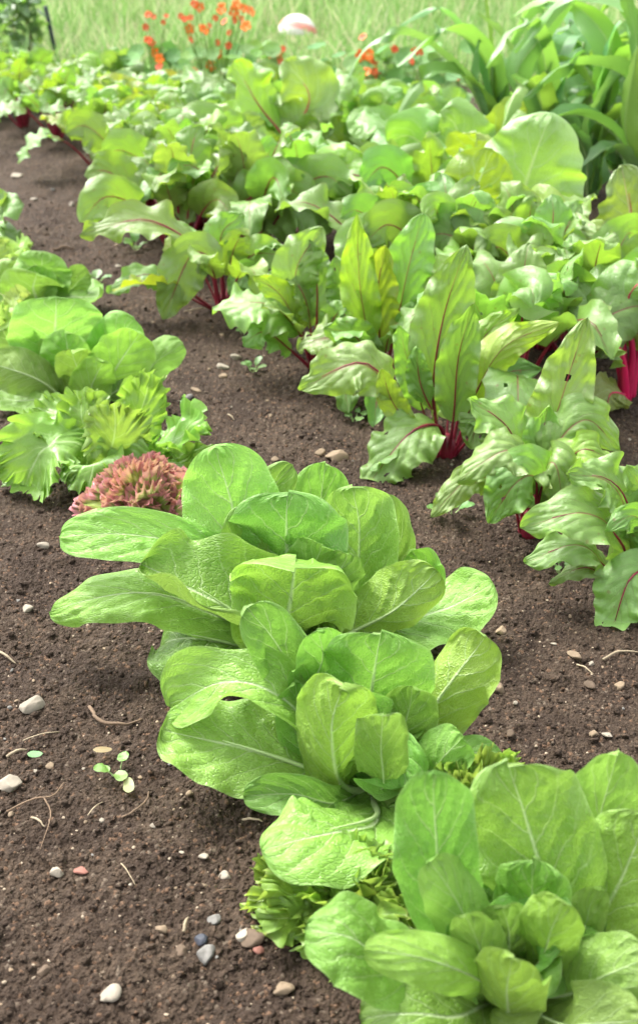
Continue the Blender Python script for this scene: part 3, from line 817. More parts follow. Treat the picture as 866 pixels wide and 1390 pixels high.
p = plant('beetroot_plant', 512, 520, 'beetroot plant with narrow yellow-green leaves held straight up', 'beetroot', BEE, [
    ([(500, 465, 0), (488, 385, 0), (484, 291, 0)], 66, dict(tb=.26, cup=14, kind='beet_redvein', color=LIME)),
    ([(515, 460, 1), (512, 400, 1), (522, 333, 1)], 72, dict(tb=.30, cup=14, kind='beet_redvein', color=LIME)),
    ([(538, 440, 3), (554, 365, 4), (574, 290, 5)], 82, dict(tb=.28, cup=14)),
    ([(480, 490, -3), (455, 458, -5), (402, 470, -6)], 62, dict(tb=.35, cup=0, color=PALE)),
    ([(500, 480, -3), (480, 455, -6), (440, 445, -8)], 60, dict(tb=.3, cup=5)),
    ([(540, 480, 0), (565, 430, 0), (590, 395, 0)], 56, dict(tb=.4, cup=20)),
], 'beet', faces='+++^++', res=1.1)
auto_leaves(p, 6, 'beet', .18, .30, emin=25, emax=82, wr=.30, res=.7)
p = plant('beetroot_plant', 432, 500, 'beetroot plant with a broad pale leaf reaching left over the soil path', 'beetroot', BEE, [
    ([(420, 470, -2), (365, 418, -3), (288, 418, -4)], 82, dict(tb=.32, cup=0, color=PALE)),
    ([(408, 455, 0), (382, 402, 0), (343, 373, 0)], 58, dict(tb=.35, kind='beet_redvein', color=LIME)),
    ([(405, 430, 2), (402, 365, 3), (438, 310, 4)], 80, dict(tb=.42, cup=10, color=PALE)),
    ([(430, 440, 2), (430, 385, 3), (420, 325, 4)], 74, dict(tb=.4, cup=15)),
    ([(455, 470, 0), (470, 410, 0), (455, 350, 0)], 70, dict(tb=.35, cup=15)),
    ([(400, 480, -3), (360, 450, -5), (330, 470, -6)], 50, dict(tb=.35, cup=5)),
], 'beet', faces='^++++^', res=1.0)
auto_leaves(p, 7, 'beet', .18, .32, emin=25, emax=82, wr=.30, res=.7)
p = plant('beetroot_plant', 305, 425, 'beetroot plant with one wide grey-green leaf hanging down to the soil', 'beetroot', BEE, [
    ([(300, 370, -3), (262, 345, -6), (222, 434, -11)], 76, dict(tb=.34, cup=-8, color=GREY)),
    ([(280, 350, 0), (200, 298, -2), (110, 322, -3)], 66, dict(tb=.36, cup=0, kind='beet_redvein')),
    ([(250, 400, -2), (200, 372, -4), (146, 398, -5)], 38, dict(tb=.3, cup=5)),
    ([(310, 370, 2), (300, 320, 3), (330, 290, 4)], 60, dict(tb=.4)),
    ([(320, 380, 0), (345, 345, 0), (400, 350, 0)], 62, dict(tb=.35, color=PALE)),
    ([(330, 395, -2), (335, 370, -4), (310, 400, -7)], 50, dict(tb=.35)),
    ([(290, 380, 2), (260, 330, 3), (240, 300, 4)], 55, dict(tb=.4)),
], 'beet', faces='+^^++++', res=.9)
auto_leaves(p, 9, 'beet', .20, .36, emin=25, emax=82, wr=.30, res=.6)
p = plant('beetroot_plant', 866, 805, 'beetroot plant at the right edge, red-ribbed leaves low over the soil and one hanging forward', 'beetroot', BEE, [
    ([(845, 740, -1), (790, 698, -3), (705, 715, -4)], 86, dict(tb=.24, cup=0)),
    ([(855, 700, 1), (828, 652, 1), (768, 642, 0)], 86, dict(tb=.35, cup=-6)),
    ([(830, 778, -2), (780, 742, -4), (710, 762, -4)], 62, dict(tb=.25, cup=20)),
    ([(835, 795, -3), (795, 770, -5), (744, 792, -5)], 32, dict(tb=.25, cup=5)),
    ([(880, 775, -4), (852, 790, -8), (826, 872, -11)], 92, dict(tb=.3, cup=-8, color=PALE)),
    ([(870, 730, 2), (870, 670, 3), (850, 630, 3)], 80, dict(tb=.35, color=PALE)),
    ([(880, 740, -2), (860, 700, -4), (820, 720, -6)], 60, dict(tb=.35)),
    ([(890, 740, 1), (920, 690, 1), (950, 660, 1)], 80),
    ([(890, 780, -3), (920, 790, -6), (950, 850, -9)], 80),
], 'beet', faces='^^^^+++^^', res=1.3)
auto_leaves(p, 4, 'beet', .15, .25, emin=30, emax=80, wr=.32, res=.8)
p = plant('beetroot_plant', 718, 722, 'beetroot plant of broad pale overlapping leaves, thick crimson root showing at the soil', 'beetroot', BEE, [
    ([(722, 640, -1), (688, 612, -4), (620, 655, -6)], 88, dict(tb=.35, cup=-10, color=PALE)),
    ([(728, 655, -3), (702, 652, -7), (663, 710, -9)], 92, dict(tb=.34, cup=-10, color=PALE)),
    ([(690, 670, -2), (640, 650, -4), (584, 702, -6)], 52, dict(tb=.35, cup=-5, color=PALE)),
    ([(712, 650, 2), (690, 582, 3), (636, 540, 4)], 90, dict(tb=.38, cup=0, color=PALE)),
    ([(735, 630, 3), (762, 540, 5), (796, 432, 6)], 98, dict(tb=.30, cup=6, color=PALE)),
    ([(742, 630, 1), (792, 570, 1), (842, 612, 0)], 100, dict(tb=.36, cup=-8, color=PALE)),
    ([(755, 650, -2), (790, 610, -4), (832, 625, -5)], 66, dict(tb=.35, cup=20, kind='beet_redvein', color=LIME)),
    ([(735, 660, -3), (752, 630, -6), (765, 690, -9)], 80, dict(tb=.4, cup=-5, color=PALE)),
    ([(740, 690, -2), (760, 680, -4), (780, 700, -6)], 50, dict(tb=.35, color=DARK)),
    ([(722, 640, 2), (735, 590, 3), (745, 550, 3)], 70, dict(tb=.4, color=PALE)),
], 'beet', faces='^+^^++^^++', res=1.3)
auto_leaves(p, 3, 'beet', .15, .24, emin=25, emax=80, wr=.32, res=.8)
g = np.array(p.location)
# swollen beet roots at the soil
def root_bulb(p, r, matk='red_stalk'):
    P = np.array([[0, 0, -.02], [0, 0, 0], [0, 0, .015], [0, 0, .032], [0, 0, .045]])
    tv, tf = tube(P, np.array([r * .7, r, r, r * .8, r * .45]), 14)
    mesh_obj('root_crown', tv, tf, M[matk], p)
for q in list(COL.objects):
    if q.type == 'EMPTY' and q.name.startswith('beetroot_plant'):
        root_bulb(q, .022)

# ---- chard row
CHA = 'chard plants in the middle of the bed'
p = plant('chard_plant', 852, 540, 'chard plant with thick magenta stalks near the right edge', 'chard', CHA, [
    ([(846, 480, 0), (832, 415, 0), (780, 395, -1)], 92, dict(tb=.50, cup=-6)),
    ([(858, 480, -1), (852, 405, -2), (890, 365, -3)], 96, dict(tb=.5, cup=-6)),
    ([(846, 495, -3), (832, 455, -5), (815, 425, -6)], 60, dict(tb=.55)),
    ([(845, 535, -4), (828, 535, -7), (822, 562, -9)], 62, dict(tb=.3, color=(1.3, .8, .6))),
    ([(866, 480, 2), (880, 420, 3), (900, 380, 3)], 90, dict(tb=.45)),
    ([(840, 500, 2), (815, 450, 3), (770, 440, 3)], 66, dict(tb=.45)),
], 'chard', stalk_mat='magenta_stalk', res=.8)
p = plant('chard_plant', 815, 412, 'chard plant with pale pink-ribbed leaf and a yellow leaf curling over', 'chard', CHA, [
    ([(850, 385, 2), (858, 310, 2), (848, 228, 2)], 100, dict(tb=.25, kind='chard_pink', stalk_mat='magenta_stalk', color=PALE)),
    ([(755, 395, 0), (738, 330, -1), (808, 308, -3)], 66, dict(tb=.4, color=YEL, cup=-10, label='yellowing leaf curled over at its tip')),
    ([(780, 390, 0), (760, 350, 1), (720, 330, 2)], 60, dict(tb=.4)),
    ([(830, 400, -3), (850, 360, -5), (880, 380, -7)], 80, dict(tb=.35)),
    ([(800, 395, -3), (780, 370, -5), (745, 400, -8)], 62, dict(tb=.35, kind='beet_redvein')),
], 'chard', res=.7)
auto_leaves(p, 6, 'chard', .18, .30, emin=25, emax=78)
p = plant('chard_plant', 665, 405, 'white-ribbed chard plant with the two broadest leaves in the bed standing upright', 'chard', CHA, [
    ([(652, 350, -1), (645, 270, -3), (668, 203, -4)], 112, dict(tb=.28, cup=12, color=LIME)),
    ([(688, 340, 4), (715, 245, 5), (748, 154, 5)], 150, dict(tb=.28, cup=-4, color=PALE)),
    ([(658, 380, -4), (656, 335, -6), (656, 292, -7)], 36, dict(tb=.2, cup=20)),
    ([(640, 370, 2), (610, 310, 3), (570, 300, 4)], 82, dict(tb=.35)),
    ([(690, 385, -2), (715, 350, -4), (760, 365, -6)], 66, dict(tb=.3)),
    ([(640, 385, -3), (610, 370, -6), (590, 400, -9)], 66, dict(tb=.3, color=PALE)),
], 'chard', res=.75)
auto_leaves(p, 6, 'chard', .20, .32, emin=25, emax=78)
p = plant('chard_plant', 485, 335, 'chard plant with a big glossy leaf folded down sideways toward the path', 'chard', CHA, [
    ([(462, 275, 0), (400, 232, -2), (322, 262, -4)], 84, dict(tb=.36, cup=-20, color=GREY)),
    ([(455, 300, -3), (400, 275, -6), (345, 300, -8)], 74, dict(tb=.3, cup=-5, color=PALE)),
    ([(480, 280, 1), (460, 240, 1), (490, 208, 0)], 90, dict(tb=.35, color=LIME)),
    ([(500, 280, 2), (520, 235, 3), (560, 225, 3)], 80, dict(tb=.35)),
    ([(505, 290, -1), (530, 255, -3), (570, 270, -5)], 76, dict(tb=.35, color=PALE)),
    ([(480, 300, -4), (490, 270, -7), (520, 300, -10)], 72, dict(tb=.35, color=GREY)),
], 'chard', res=.7)
auto_leaves(p, 6, 'chard', .2, .32, emin=25, emax=78)
p = plant('chard_plant', 395, 235, 'red-stalked chard plant with pale crumpled leaves, below the orange flowers', 'chard', CHA, [
    ([(400, 185, 0), (420, 130, 0), (385, 82, 0)], 90, dict(tb=.3, color=PALE)),
    ([(390, 195, 0), (350, 140, 0), (318, 82, 0)], 66, dict(tb=.3, color=LIME)),
    ([(380, 200, -2), (340, 165, -3), (305, 185, -4)], 70, dict(tb=.3, color=LIME)),
    ([(400, 200, -2), (430, 165, -3), (460, 200, -5)], 76, dict(tb=.3, color=LIME)),
    ([(385, 205, -3), (370, 190, -6), (340, 205, -8)], 70, dict(tb=.3, color=GREY)),
    ([(410, 195, 2), (440, 130, 3), (475, 105, 3)], 76, dict(tb=.3, color=PALE)),
], 'chard', stalk_mat='magenta_stalk', res=.6)
auto_leaves(p, 6, 'chard', .22, .36, emin=25, emax=78)

# ---- the rest of the two rows, farther up the bed
rest = [
    (248, 352, 'beet_redvein', 'beetroot plant with an upright red-veined leaf between the hanging leaf and the far rows'),
    (345, 345, 'beet', 'beetroot plant with purple-tinged young leaves crowded against the folded glossy chard'),
    (198, 284, 'beet', 'beetroot plant beside the bare path, directly above the soil gap next to the pale stone'),
    (232, 250, 'beet_redvein', 'yellow-green beetroot plant behind the path-side beetroot plant'),
    (140, 234, 'beet', 'beetroot plant near the far bend of the soil path'),
    (165, 205, 'beet_redvein', 'beetroot plant in the far row, below the leaning dark post'),
    (80, 192, 'beet', 'small beetroot plant near the left edge at the far end of the path'),
    (32, 172, 'beet_redvein', 'beetroot plant at the left edge where the soil path ends'),
    (100, 172, 'beet', 'pale far beetroot plant just in front of the posts'),
    (40, 145, 'beet', 'last beetroot plant of the row below the wooden stake'),
    (-20, 155, 'beet', 'beetroot plant cut by the left edge of the picture'),
    (585, 345, 'beet', 'leafy beetroot plant squeezed between the broad-leaved chard and the folded-leaf chard'),
    (735, 475, 'beet', 'shaded beetroot plant under the tall magenta-veined leaf'),
    (575, 262, 'chard', 'chard plant with large puckered leaves in front of the sweetcorn'),
    (640, 300, 'chard', 'chard plant hidden behind the broadest upright leaf'),
    (505, 225, 'chard', 'light green chard plant below the middle orange flowers'),
    (300, 262, 'chard', 'grey-green chard plant behind the purple-tinged beetroot'),
    (285, 205, 'chard', 'bright chard plant below the big group of orange flowers'),
    (220, 178, 'chard', 'pale chard plant left of the big group of orange flowers'),
    (455, 185, 'chard', 'chard plant in the last row, right below the white ball'),
    (345, 170, 'chard', 'upright chard plant in the last row under the ball and flowers'),
    (160, 150, 'chard', 'pale chard plant in the last row beside the leaning post'),
    (565, 205, 'chard', 'chard plant under the arching sweetcorn leaf'),
    (785, 500, 'beet', 'beetroot plant filling the gap left of the thick magenta stalks'),
    (610, 440, 'beet', 'beetroot plant between the tall front beetroot and the broad chard leaves'),
    (705, 455, 'beet_redvein', 'beetroot plant under the yellow curling chard leaf'),
    (545, 420, 'beet', 'beetroot plant right behind the yellow-green upright leaves'),
    (410, 320, 'beet', 'beetroot plant below the big folded glossy leaf'),
    (265, 310, 'beet', 'beetroot plant with a purple-flushed shoot on the path side of the middle rows'),
    (690, 560, 'beet', 'low beetroot plant in the gap right of the red-stalked leaves'),
]
for (px, py, k, lab) in rest:
    g = ground_at(px, py); g[2] = float(base_height(np.array(g[0]), np.array(g[1])))
    nm, ct = ('chard_plant', 'chard') if k == 'chard' else ('beetroot_plant', 'beetroot')
    root = thing(nm, g, lab, ct, CHA if k == 'chard' else BEE)
    if 'purple' in lab:
        auto_leaves(root, 4, 'beet_redvein', .26, .34, wr=.30, emin=60, emax=85, color=(1.5, .72, 2.6))
    sc = .74 if py <= 210 else (.85 if py < 270 else 1.0)
    if k == 'chard':
        auto_leaves(root, 12, k, .32 * sc, .48 * sc, wr=.48, emin=38, emax=85, res=.6)
    else:
        auto_leaves(root, 14, k, .33 * sc, .50 * sc, wr=.31, emin=42, emax=86, res=.6, tb=.46)

# ---- sweetcorn
CORN = 'sweetcorn plants behind the chard'
def corn(px, py, h, label, specs, n_auto=4, ln=.55):
    g = ground_at(px, py)
    root = thing('sweetcorn_plant', g, label, 'sweetcorn', CORN)
    C = np.array(root.location)
    lean = np.array([random.uniform(-.05, .05), random.uniform(-.03, .03), 0])
    P = np.array([C + lean * f + np.array([0, 0, h * f - .02]) for f in np.linspace(0, 1, 8)])
    tv, tf = tube(P, np.linspace(.013, .006, 8), 9)
    mesh_obj('stalk', tv - C, tf, M['green_stalk'], root)
    for pts, w, *o in specs:
        W = [plane_at(a, b, g[1] + c / 100.) for a, b, c in pts]
        add_leaf(root, W, w * depth_of(W[1]) / FPX, 'corn', cup=18, base_r=.01, res=.8, tb=0, **(o[0] if o else {}))
    az0 = random.uniform(0, 3)
    for i in range(n_auto):
        f = .15 + .75 * (i + .3) / max(n_auto, 1)
        az = az0 + i * math.pi + random.uniform(-.5, .5)
        d = np.array([math.cos(az), math.sin(az), 0]); L = ln * random.uniform(.75, 1.1)
        b = C + lean * f + np.array([0, 0, h * f])
        pts = [b, b + d * L * .25 + np.array([0, 0, L * .32]), b + d * L * .58 + np.array([0, 0, L * .38]),
               b + d * L * .85 + np.array([0, 0, L * random.uniform(.0, .25)])]
        add_leaf(root, pts, random.uniform(.085, .125), 'corn', cup=random.uniform(10, 35), base_r=.0, res=.6, tb=0, twist=random.uniform(-50, 50),
                 color=random.choice([(1, 1, 1), GREY, (1.2, 1.1, .8)]))
corn(672, 232, .42, 'sweetcorn plant with two long leaves arching over the orange flowers', [
    ([(665, 150, 0), (645, 75, 0), (598, 12, 0), (534, 42, 0)], 26, dict(color=GREY)),
    ([(660, 170, -2), (625, 100, -4), (560, 48, -6), (500, 62, -8), (464, 122, -9)], 32, dict(color=GREY)),
    ([(668, 150, 0), (664, 60, 0), (656, -20, 0)], 22, dict(color=LIME)),
    ([(660, 170, -3), (640, 110, -5), (650, 50, -7)], 34, dict(color=GREY)),
    ([(680, 170, 0), (690, 120, 0), (705, 60, 0)], 30),
], 4)
corn(735, 258, .5, 'sweetcorn plant with one broad glossy leaf twisting up to the top edge', [
    ([(722, 180, -4), (700, 105, -8), (735, 50, -10), (800, -20, -10)], 48, dict(color=DARK, twist=40)),
    ([(728, 180, 0), (690, 60, 3), (650, 15, 4)], 46, dict(color=GREY)),
    ([(745, 170, 0), (770, 95, 0), (795, 70, 0), (810, 110, 0)], 34),
    ([(745, 200, -2), (770, 150, -4), (800, 165, -6)], 36),
], 4)
corn(800, 268, .55, 'bushy sweetcorn plant in the middle of the right-hand group', [
    ([(800, 200, 0), (830, 60, 0), (850, 30, 0), (862, 80, 0)], 36, dict(color=GREY)),
    ([(800, 200, -2), (820, 130, -4), (845, 100, -5), (850, 150, -6)], 36, dict(color=GREY)),
    ([(795, 210, -3), (770, 170, -5), (740, 200, -8)], 34, dict(color=GREY)),
], 5)
corn(862, 292, .6, 'sweetcorn plant cut by the right edge, with a tall broad leaf', [
    ([(870, 200, -3), (868, 90, -5), (838, -40, -6)], 60, dict(color=DARK)),
    ([(865, 230, -4), (850, 170, -6), (868, 60, -8)], 50, dict(color=LIME)),
    ([(855, 240, -3), (830, 200, -5), (790, 225, -8)], 40, dict(color=GREY)),
], 5)
corn(765, 236, .5, 'short sweetcorn plant at the back of the group, shaded by its neighbours', [], 5, .45)
corn(835, 240, .55, 'rear sweetcorn plant between the bushy one and the right edge', [], 5, .5)
corn(905, 260, .6, 'sweetcorn plant standing just past the right edge of the bed', [], 5, .55)

# ---- nasturtiums at the end of the bed
NAS = 'orange nasturtiums at the end of the bed'
def petal_mesh():
    V = []; F = []
    for k in range(5):
        a = k * 2 * math.pi / 5 + random.uniform(-.1, .1)
        ca, sa = math.cos(a), math.sin(a); b = len(V)
        for (r, w, z) in ((.004, .002, 0), (.012, .008, .006), (.022, .012, .009), (.028, .007, .006)):
            for s in (-1, 0, 1):
                V.append((r * ca - s * w * sa, r * sa + s * w * ca, z + (abs(s) * .002)))
        for i in range(3):
            for j in range(2):
                F.append((b + i * 3 + j, b + i * 3 + j + 1, b + (i + 1) * 3 + j + 1, b + (i + 1) * 3 + j))
    return V, F
from mathutils import Matrix, Euler
def nasturtium(px, py, label, flowers, nleaf, spread):
    g = ground_at(px, py)
    root = thing('nasturtium', g, label, 'flower', NAS)
    C = np.array(root.location)
    for (fx, fy, big) in flowers:
        top = plane_at(fx, fy, C[1] + random.uniform(-.22, .05))
        V, F = petal_mesh()
        rot = Euler((R(random.uniform(40, 95)), R(random.uniform(-30, 30)), R(random.uniform(-50, 50)))).to_matrix()
        sc = .85 * big
        V = np.array([rot @ Matrix.Identity(3) @ __import__('mathutils').Vector(v) * sc for v in V]) + top - C
        fl = mesh_obj('flower', V, F, M['petal' if big > .8 else 'petal_red'], root)
        b = C + (top - C) * .3; b[2] = .02
        P, _ = spline([b, (b + top) / 2 + np.array([0, 0, .05]), top - np.array([0, 0, .004])], 8)
        tv, tf = tube(P, np.full(8, .0022), 5)
        mesh_obj('stem', tv - C, tf, M['green_stalk'], fl)
    for i in range(nleaf):
        a = random.uniform(0, 6.28); r = spread * math.sqrt(random.random())
        c = C + np.array([math.cos(a) * r, math.sin(a) * r * .6, random.uniform(.06, .29)])
        rad = random.uniform(.025, .048)
        tilt = Euler((R(random.uniform(-10, 55)), R(random.uniform(-35, 35)), 0)).to_matrix()
        nr, na = 4, 15
        th = np.linspace(0, 2 * math.pi, na)
        rr_, tt_ = np.meshgrid(np.linspace(.02, 1, nr), th, indexing='ij')
        loc = np.stack([rr_ * np.cos(tt_) * rad, rr_ * np.sin(tt_) * rad, rad * (.18 * rr_ ** 2 + .06 * rr_ * np.sin(5 * tt_))], -1).reshape(-1, 3)
        V = loc @ np.array(tilt).T + c - C
        uv = np.stack([.5 + .5 * rr_ * np.sin(tt_ * .5), rr_], -1).reshape(-1, 2)
        lf = mesh_obj('leaf', V, grid_faces(na, nr), M['nast'], root, uv)
        lf.color = (*random.choice([(1, 1, 1), (1.2, 1.1, .8), (.8, .95, 1.0), (1.3, 1.2, 1.4)]), 1)
        P, _ = spline([np.array([c[0] - C[0], c[1] - C[1], 0]) * .5 + C * [1, 1, 0], c * [.9, .9, .5] + C * [.1, .1, 0], c], 6)
        tv, tf = tube(P, np.full(6, .0018), 4)
        mesh_obj('stem', tv - C, tf, M['green_stalk'], lf)
nasturtium(212, 150, 'small nasturtium plant with a thin column of orange-red flowers on its left side', [
    (202, 20, .7), (208, 23, .6), (198, 37, .7), (201, 55, .8), (206, 58, .8), (212, 72, 1), (217, 80, .9), (217, 91, .8), (226, 22, .5), (222, 30, .5)], 26, .2)
nasturtium(295, 152, 'largest nasturtium plant, a tall mass of orange flowers against the grass', [
    (264, 6, .8), (271, 10, .9), (252, 26, .6), (259, 24, .6), (257, 39, 1), (276, 41, 1.1), (258, 54, .8), (302, 12, 1.1), (293, 24, .6), (317, 16, 1.1),
    (322, 7, 1), (330, 12, .9), (339, 16, 1.1), (334, 36, 1), (305, 30, .7), (318, 28, .6), (296, 73, .9), (286, 89, 1.1), (259, 104, 1.1), (271, 106, .9),
    (264, 97, .7), (295, 58, .6), (284, 35, .5), (312, 45, .6), (246, 22, .6), (310, 62, .7), (328, 25, .6)], 60, .34)
nasturtium(378, 140, 'nasturtium with one big orange flower, just left of the white ball', [(370, 72, 1.2), (378, 70, 1.2), (380, 82, .7), (384, 66, .6)], 16, .14)
nasturtium(505, 155, 'nasturtium with bright orange flowers under the arching sweetcorn leaves', [
    (488, 76, 1.2), (499, 74, 1.2), (505, 88, .9), (497, 98, .9), (507, 97, .8), (514, 104, .8), (500, 112, .8), (489, 104, .8), (450, 108, .8), (457, 109, .9),
    (534, 66, .7), (537, 67, .6), (493, 51, .8), (509, 82, .8)], 40, .3)
nasturtium(580, 158, 'sparse nasturtium with single red flowers on thin stems beside the sweetcorn', [
    (563, 70, .8), (569, 71, .8), (557, 83, .8), (588, 115, .9), (589, 90, .7), (597, 86, .6), (620, 106, .6), (548, 150, .6)], 34, .32)

# ---- ball, posts, climbing plant
yb = 8.4
cb = plane_at(403, 48, yb)
rb = 27 * depth_of(cb) / FPX
ball = thing('ball', (cb[0], cb[1], 0.02), 'white ball with a faded red band, lying in the long grass', 'ball')
bcol = {}
def lathe(prof_, n=40):
    th = np.linspace(0, 2 * math.pi, n, endpoint=False)
    V = np.array([[r * math.cos(t), r * math.sin(t), z] for r, z in prof_ for t in th]); F = []
    for i in range(len(prof_) - 1):
        for j in range(n):
            F.append((i * n + j, i * n + (j + 1) % n, (i + 1) * n + (j + 1) % n, (i + 1) * n + j))
    return V, F
M['ball_white'] = simple_mat('white_ball', (.80, .78, .72), .45, .08, 10, .05, .5)
M['ball_red'] = simple_mat('faded_red_band', (.72, .26, .22), .5, .15, 10, .05, .5)
def sph(a0, a1, k, r):
    return [(r * math.cos(R(a)), r * math.sin(R(a))) for a in np.linspace(a0, a1, k)]
zc = cb[2] - .02
for nm, a0, a1, mt, r in (('shell', -90, 90, 'ball_white', rb), ('band', 14, 34, 'ball_red', rb * 1.008)):
    V, F = lathe(sph(a0 + .01, a1 - .01, 22 if nm == 'shell' else 5, r))
    V = V @ np.array(Euler((R(-14), R(16), 0)).to_matrix()).T + np.array([0, 0, zc])
    mesh_obj(nm, V, F, M[mt], ball)
V, F = lathe(sph(82, 89.9, 4, rb * 1.006), 24)
mesh_obj('cap', V @ np.array(Euler((R(-14), R(16), 0)).to_matrix()).T + np.array([0, 0, zc]), F, M['ball_red'], ball)
ball.location.z = 0.02

yp = 7.1
a, b = plane_at(79, 86, yp), plane_at(62, 8, yp)
a = a + (a - b) * .35
pr_ = np.array([a, a + (b - a) * .98, b])
tv, tf = tube(np.array([a, a * .5 + b * .5, b]), np.array([.012, .012, .012]), 10)
o = mesh_obj('garden_post', tv - a, tf, M['metal'], None, loc=a)
tag(o, 'dark thin post leaning left at the back of the bed', 'post')
a, b = plane_at(44, 90, yp), plane_at(34, -40, yp); a[2] = -.05
tv, tf = tube(np.linspace(a, b, 6) + np.array([[random.uniform(-.005, .005), 0, 0] for _ in range(6)]), np.full(6, .014), 8)
o = mesh_obj('wooden_stake', tv - a, tf, M['wood'], None, loc=a)
tag(o, 'brown wooden stake standing among grey-green climbing leaves', 'stake')

g = ground_at(20, 92)
vine = thing('climbing_plant', g, 'loose grey-green climbing plant around the brown stake', 'plant')
C = np.array(vine.location)
for k in range(7):
    tip = plane_at(random.uniform(-40, 62), random.uniform(-30, 30), C[1] + random.uniform(-.15, .2))
    b = C + np.array([random.uniform(-.12, .15), random.uniform(-.1, .1), 0])
    P, _ = spline([b, (b + tip) / 2 + np.array([random.uniform(-.1, .1), 0, .05]), tip], 22)
    tv, tf = tube(P, np.linspace(.005, .002, 22), 5)
    st = mesh_obj('stem', tv - C, tf, M['green_stalk'], vine)
    for i in range(2, 22):
        if random.random() < .8:
            az = random.uniform(0, 6.28); d = np.array([math.cos(az), math.sin(az), 0]); L = random.uniform(.06, .10)
            # small leaves fixed along the stem
            Q = [P[i] + d * L * .4 + np.array([0, 0, .02]), P[i] + d * L + np.array([0, 0, random.uniform(-.03, .02)])]
            add_leaf(vine, [P[i]] + Q, L * .75, 'weed', 'bean', res=.25, base_r=0, stalk=False, tb=.0 if False else .72)

# ---- weeds and seedlings on the soil
WEE = 'small weed seedlings in the soil'
def seedling(px, py, n, L, label, color=None):
    g = ground_at(px, py); g[2] = float(base_height(np.array(g[0]), np.array(g[1]))) + .004
    root = thing('weed_seedling', g, label, 'weed', WEE)
    az0 = random.uniform(0, 6.28); C = np.array(root.location)
    for i in range(n):
        az = az0 + i * 2.4; l = L * random.uniform(.7, 1.1); d = np.array([math.cos(az), math.sin(az), 0])
        e = random.uniform(.3, .8)
        add_leaf(root, [C + d * l * .5 + np.array([0, 0, l * e * .7]), C + d * l + np.array([0, 0, l * e])], l * .55, 'weed', res=.35, tb=.35,
                 color=color, base_r=.001, cup=10)
seedling(160, 1048, 3, .036, 'tiny pale seedling alone on the bare soil in the foreground', (1.6, 1.4, 1.2))
seedling(520, 562, 7, .045, 'round-leaved weed at the foot of the beetroot stalks')
seedling(482, 568, 5, .035, 'little weed between the beetroot row and the pale clods')
seedling(344, 504, 5, .040, 'small weed under the pale leaf that reaches over the path')
seedling(272, 348, 5, .05, 'weed at the soil edge below the left-reaching beetroot leaf')
seedling(130, 385, 5, .05, 'weed on the far soil path beside the romaine leaf')
seedling(612, 700, 4, .06, 'upright green shoot on the soil below the pale beetroot leaves')
seedling(760, 775, 5, .03, 'weed seedling under the low right-hand beetroot leaves')
seedling(22, 590, 4, .03, 'weed seedling left of the bright green frilly lettuce', (1.1, 1.1, 1.3))
seedling(185, 340, 5, .05, 'weed in the path just left of the hanging beetroot leaf')
seedling(330, 930 if False else 452, 3, .03, 'weed sprout in shade of the beetroot row')

# ---- the soil
def soil_height(x, y):
    h = base_height(x, y)
    wx = .006 * fbm(x * 130, y * 130, 61, 2); wy = .006 * fbm(x * 130 + 50, y * 130, 62, 2)
    x0, y0 = x, y
    x = x + wx; y = y + wy
    c1 = lumps(x, y, .0075, .0018, .0055, 31)
    c2 = lumps(x, y, .017, .002, .0105, 41)
    c3 = lumps(x + .8 * wx, y + .8 * wy, .046, .002, .022, 51, .6)
    x, y = x0, y0
    k = fbm(x * 6, y * 6, 77, 3)
    h = h + np.maximum(np.maximum(c1 * 1.35, c2 * (.62 + .5 * k)), c3 * .8 * (k > -.08)) - .004
    h = h + .0030 * fbm(x * 260, y * 260, 91, 2)
    return h
rows, cols = 820, 900
yy = .70 * (6.9 / .70) ** np.linspace(0, 1, rows)
U = np.linspace(-1, 1, cols)
Yg = np.repeat(yy[:, None], cols, 1)
Xg = U[None] * (.36 + .36 * yy[:, None])
Xg = Xg + .1 * 0
Zg = soil_height(Xg, Yg)
rim = np.minimum(np.minimum((1 - np.abs(U))[None] * 25, 1), np.minimum(np.arange(rows), np.arange(rows)[::-1])[:, None] / 12.)
Zg = Zg * np.clip(rim, 0, 1) - .05 * (1 - np.clip(rim, 0, 1))
soil = mesh_obj('soil', np.stack([Xg, Yg, Zg], -1).reshape(-1, 3), grid_faces(cols, rows), M['soil'])
tag(soil, kind='structure')

# wide ground to the horizon
ex = np.r_[-900, -200, -60, np.linspace(-20, 20, 121), 60, 200, 900]
ey = np.r_[-300, -60, np.linspace(-10, 30, 121), 60, 200, 900]
GX, GY = np.meshgrid(ex, ey)
GZ = base_height(GX, GY) * 1.0 - .028 + np.where(GY > 6.4, .02, 0) + np.where(GY > 30, 0, .0)
ground = mesh_obj('ground', np.stack([GX, GY, GZ], -1).reshape(-1, 3), grid_faces(len(ex), len(ey)), M['ground'])
tag(ground, kind='structure')

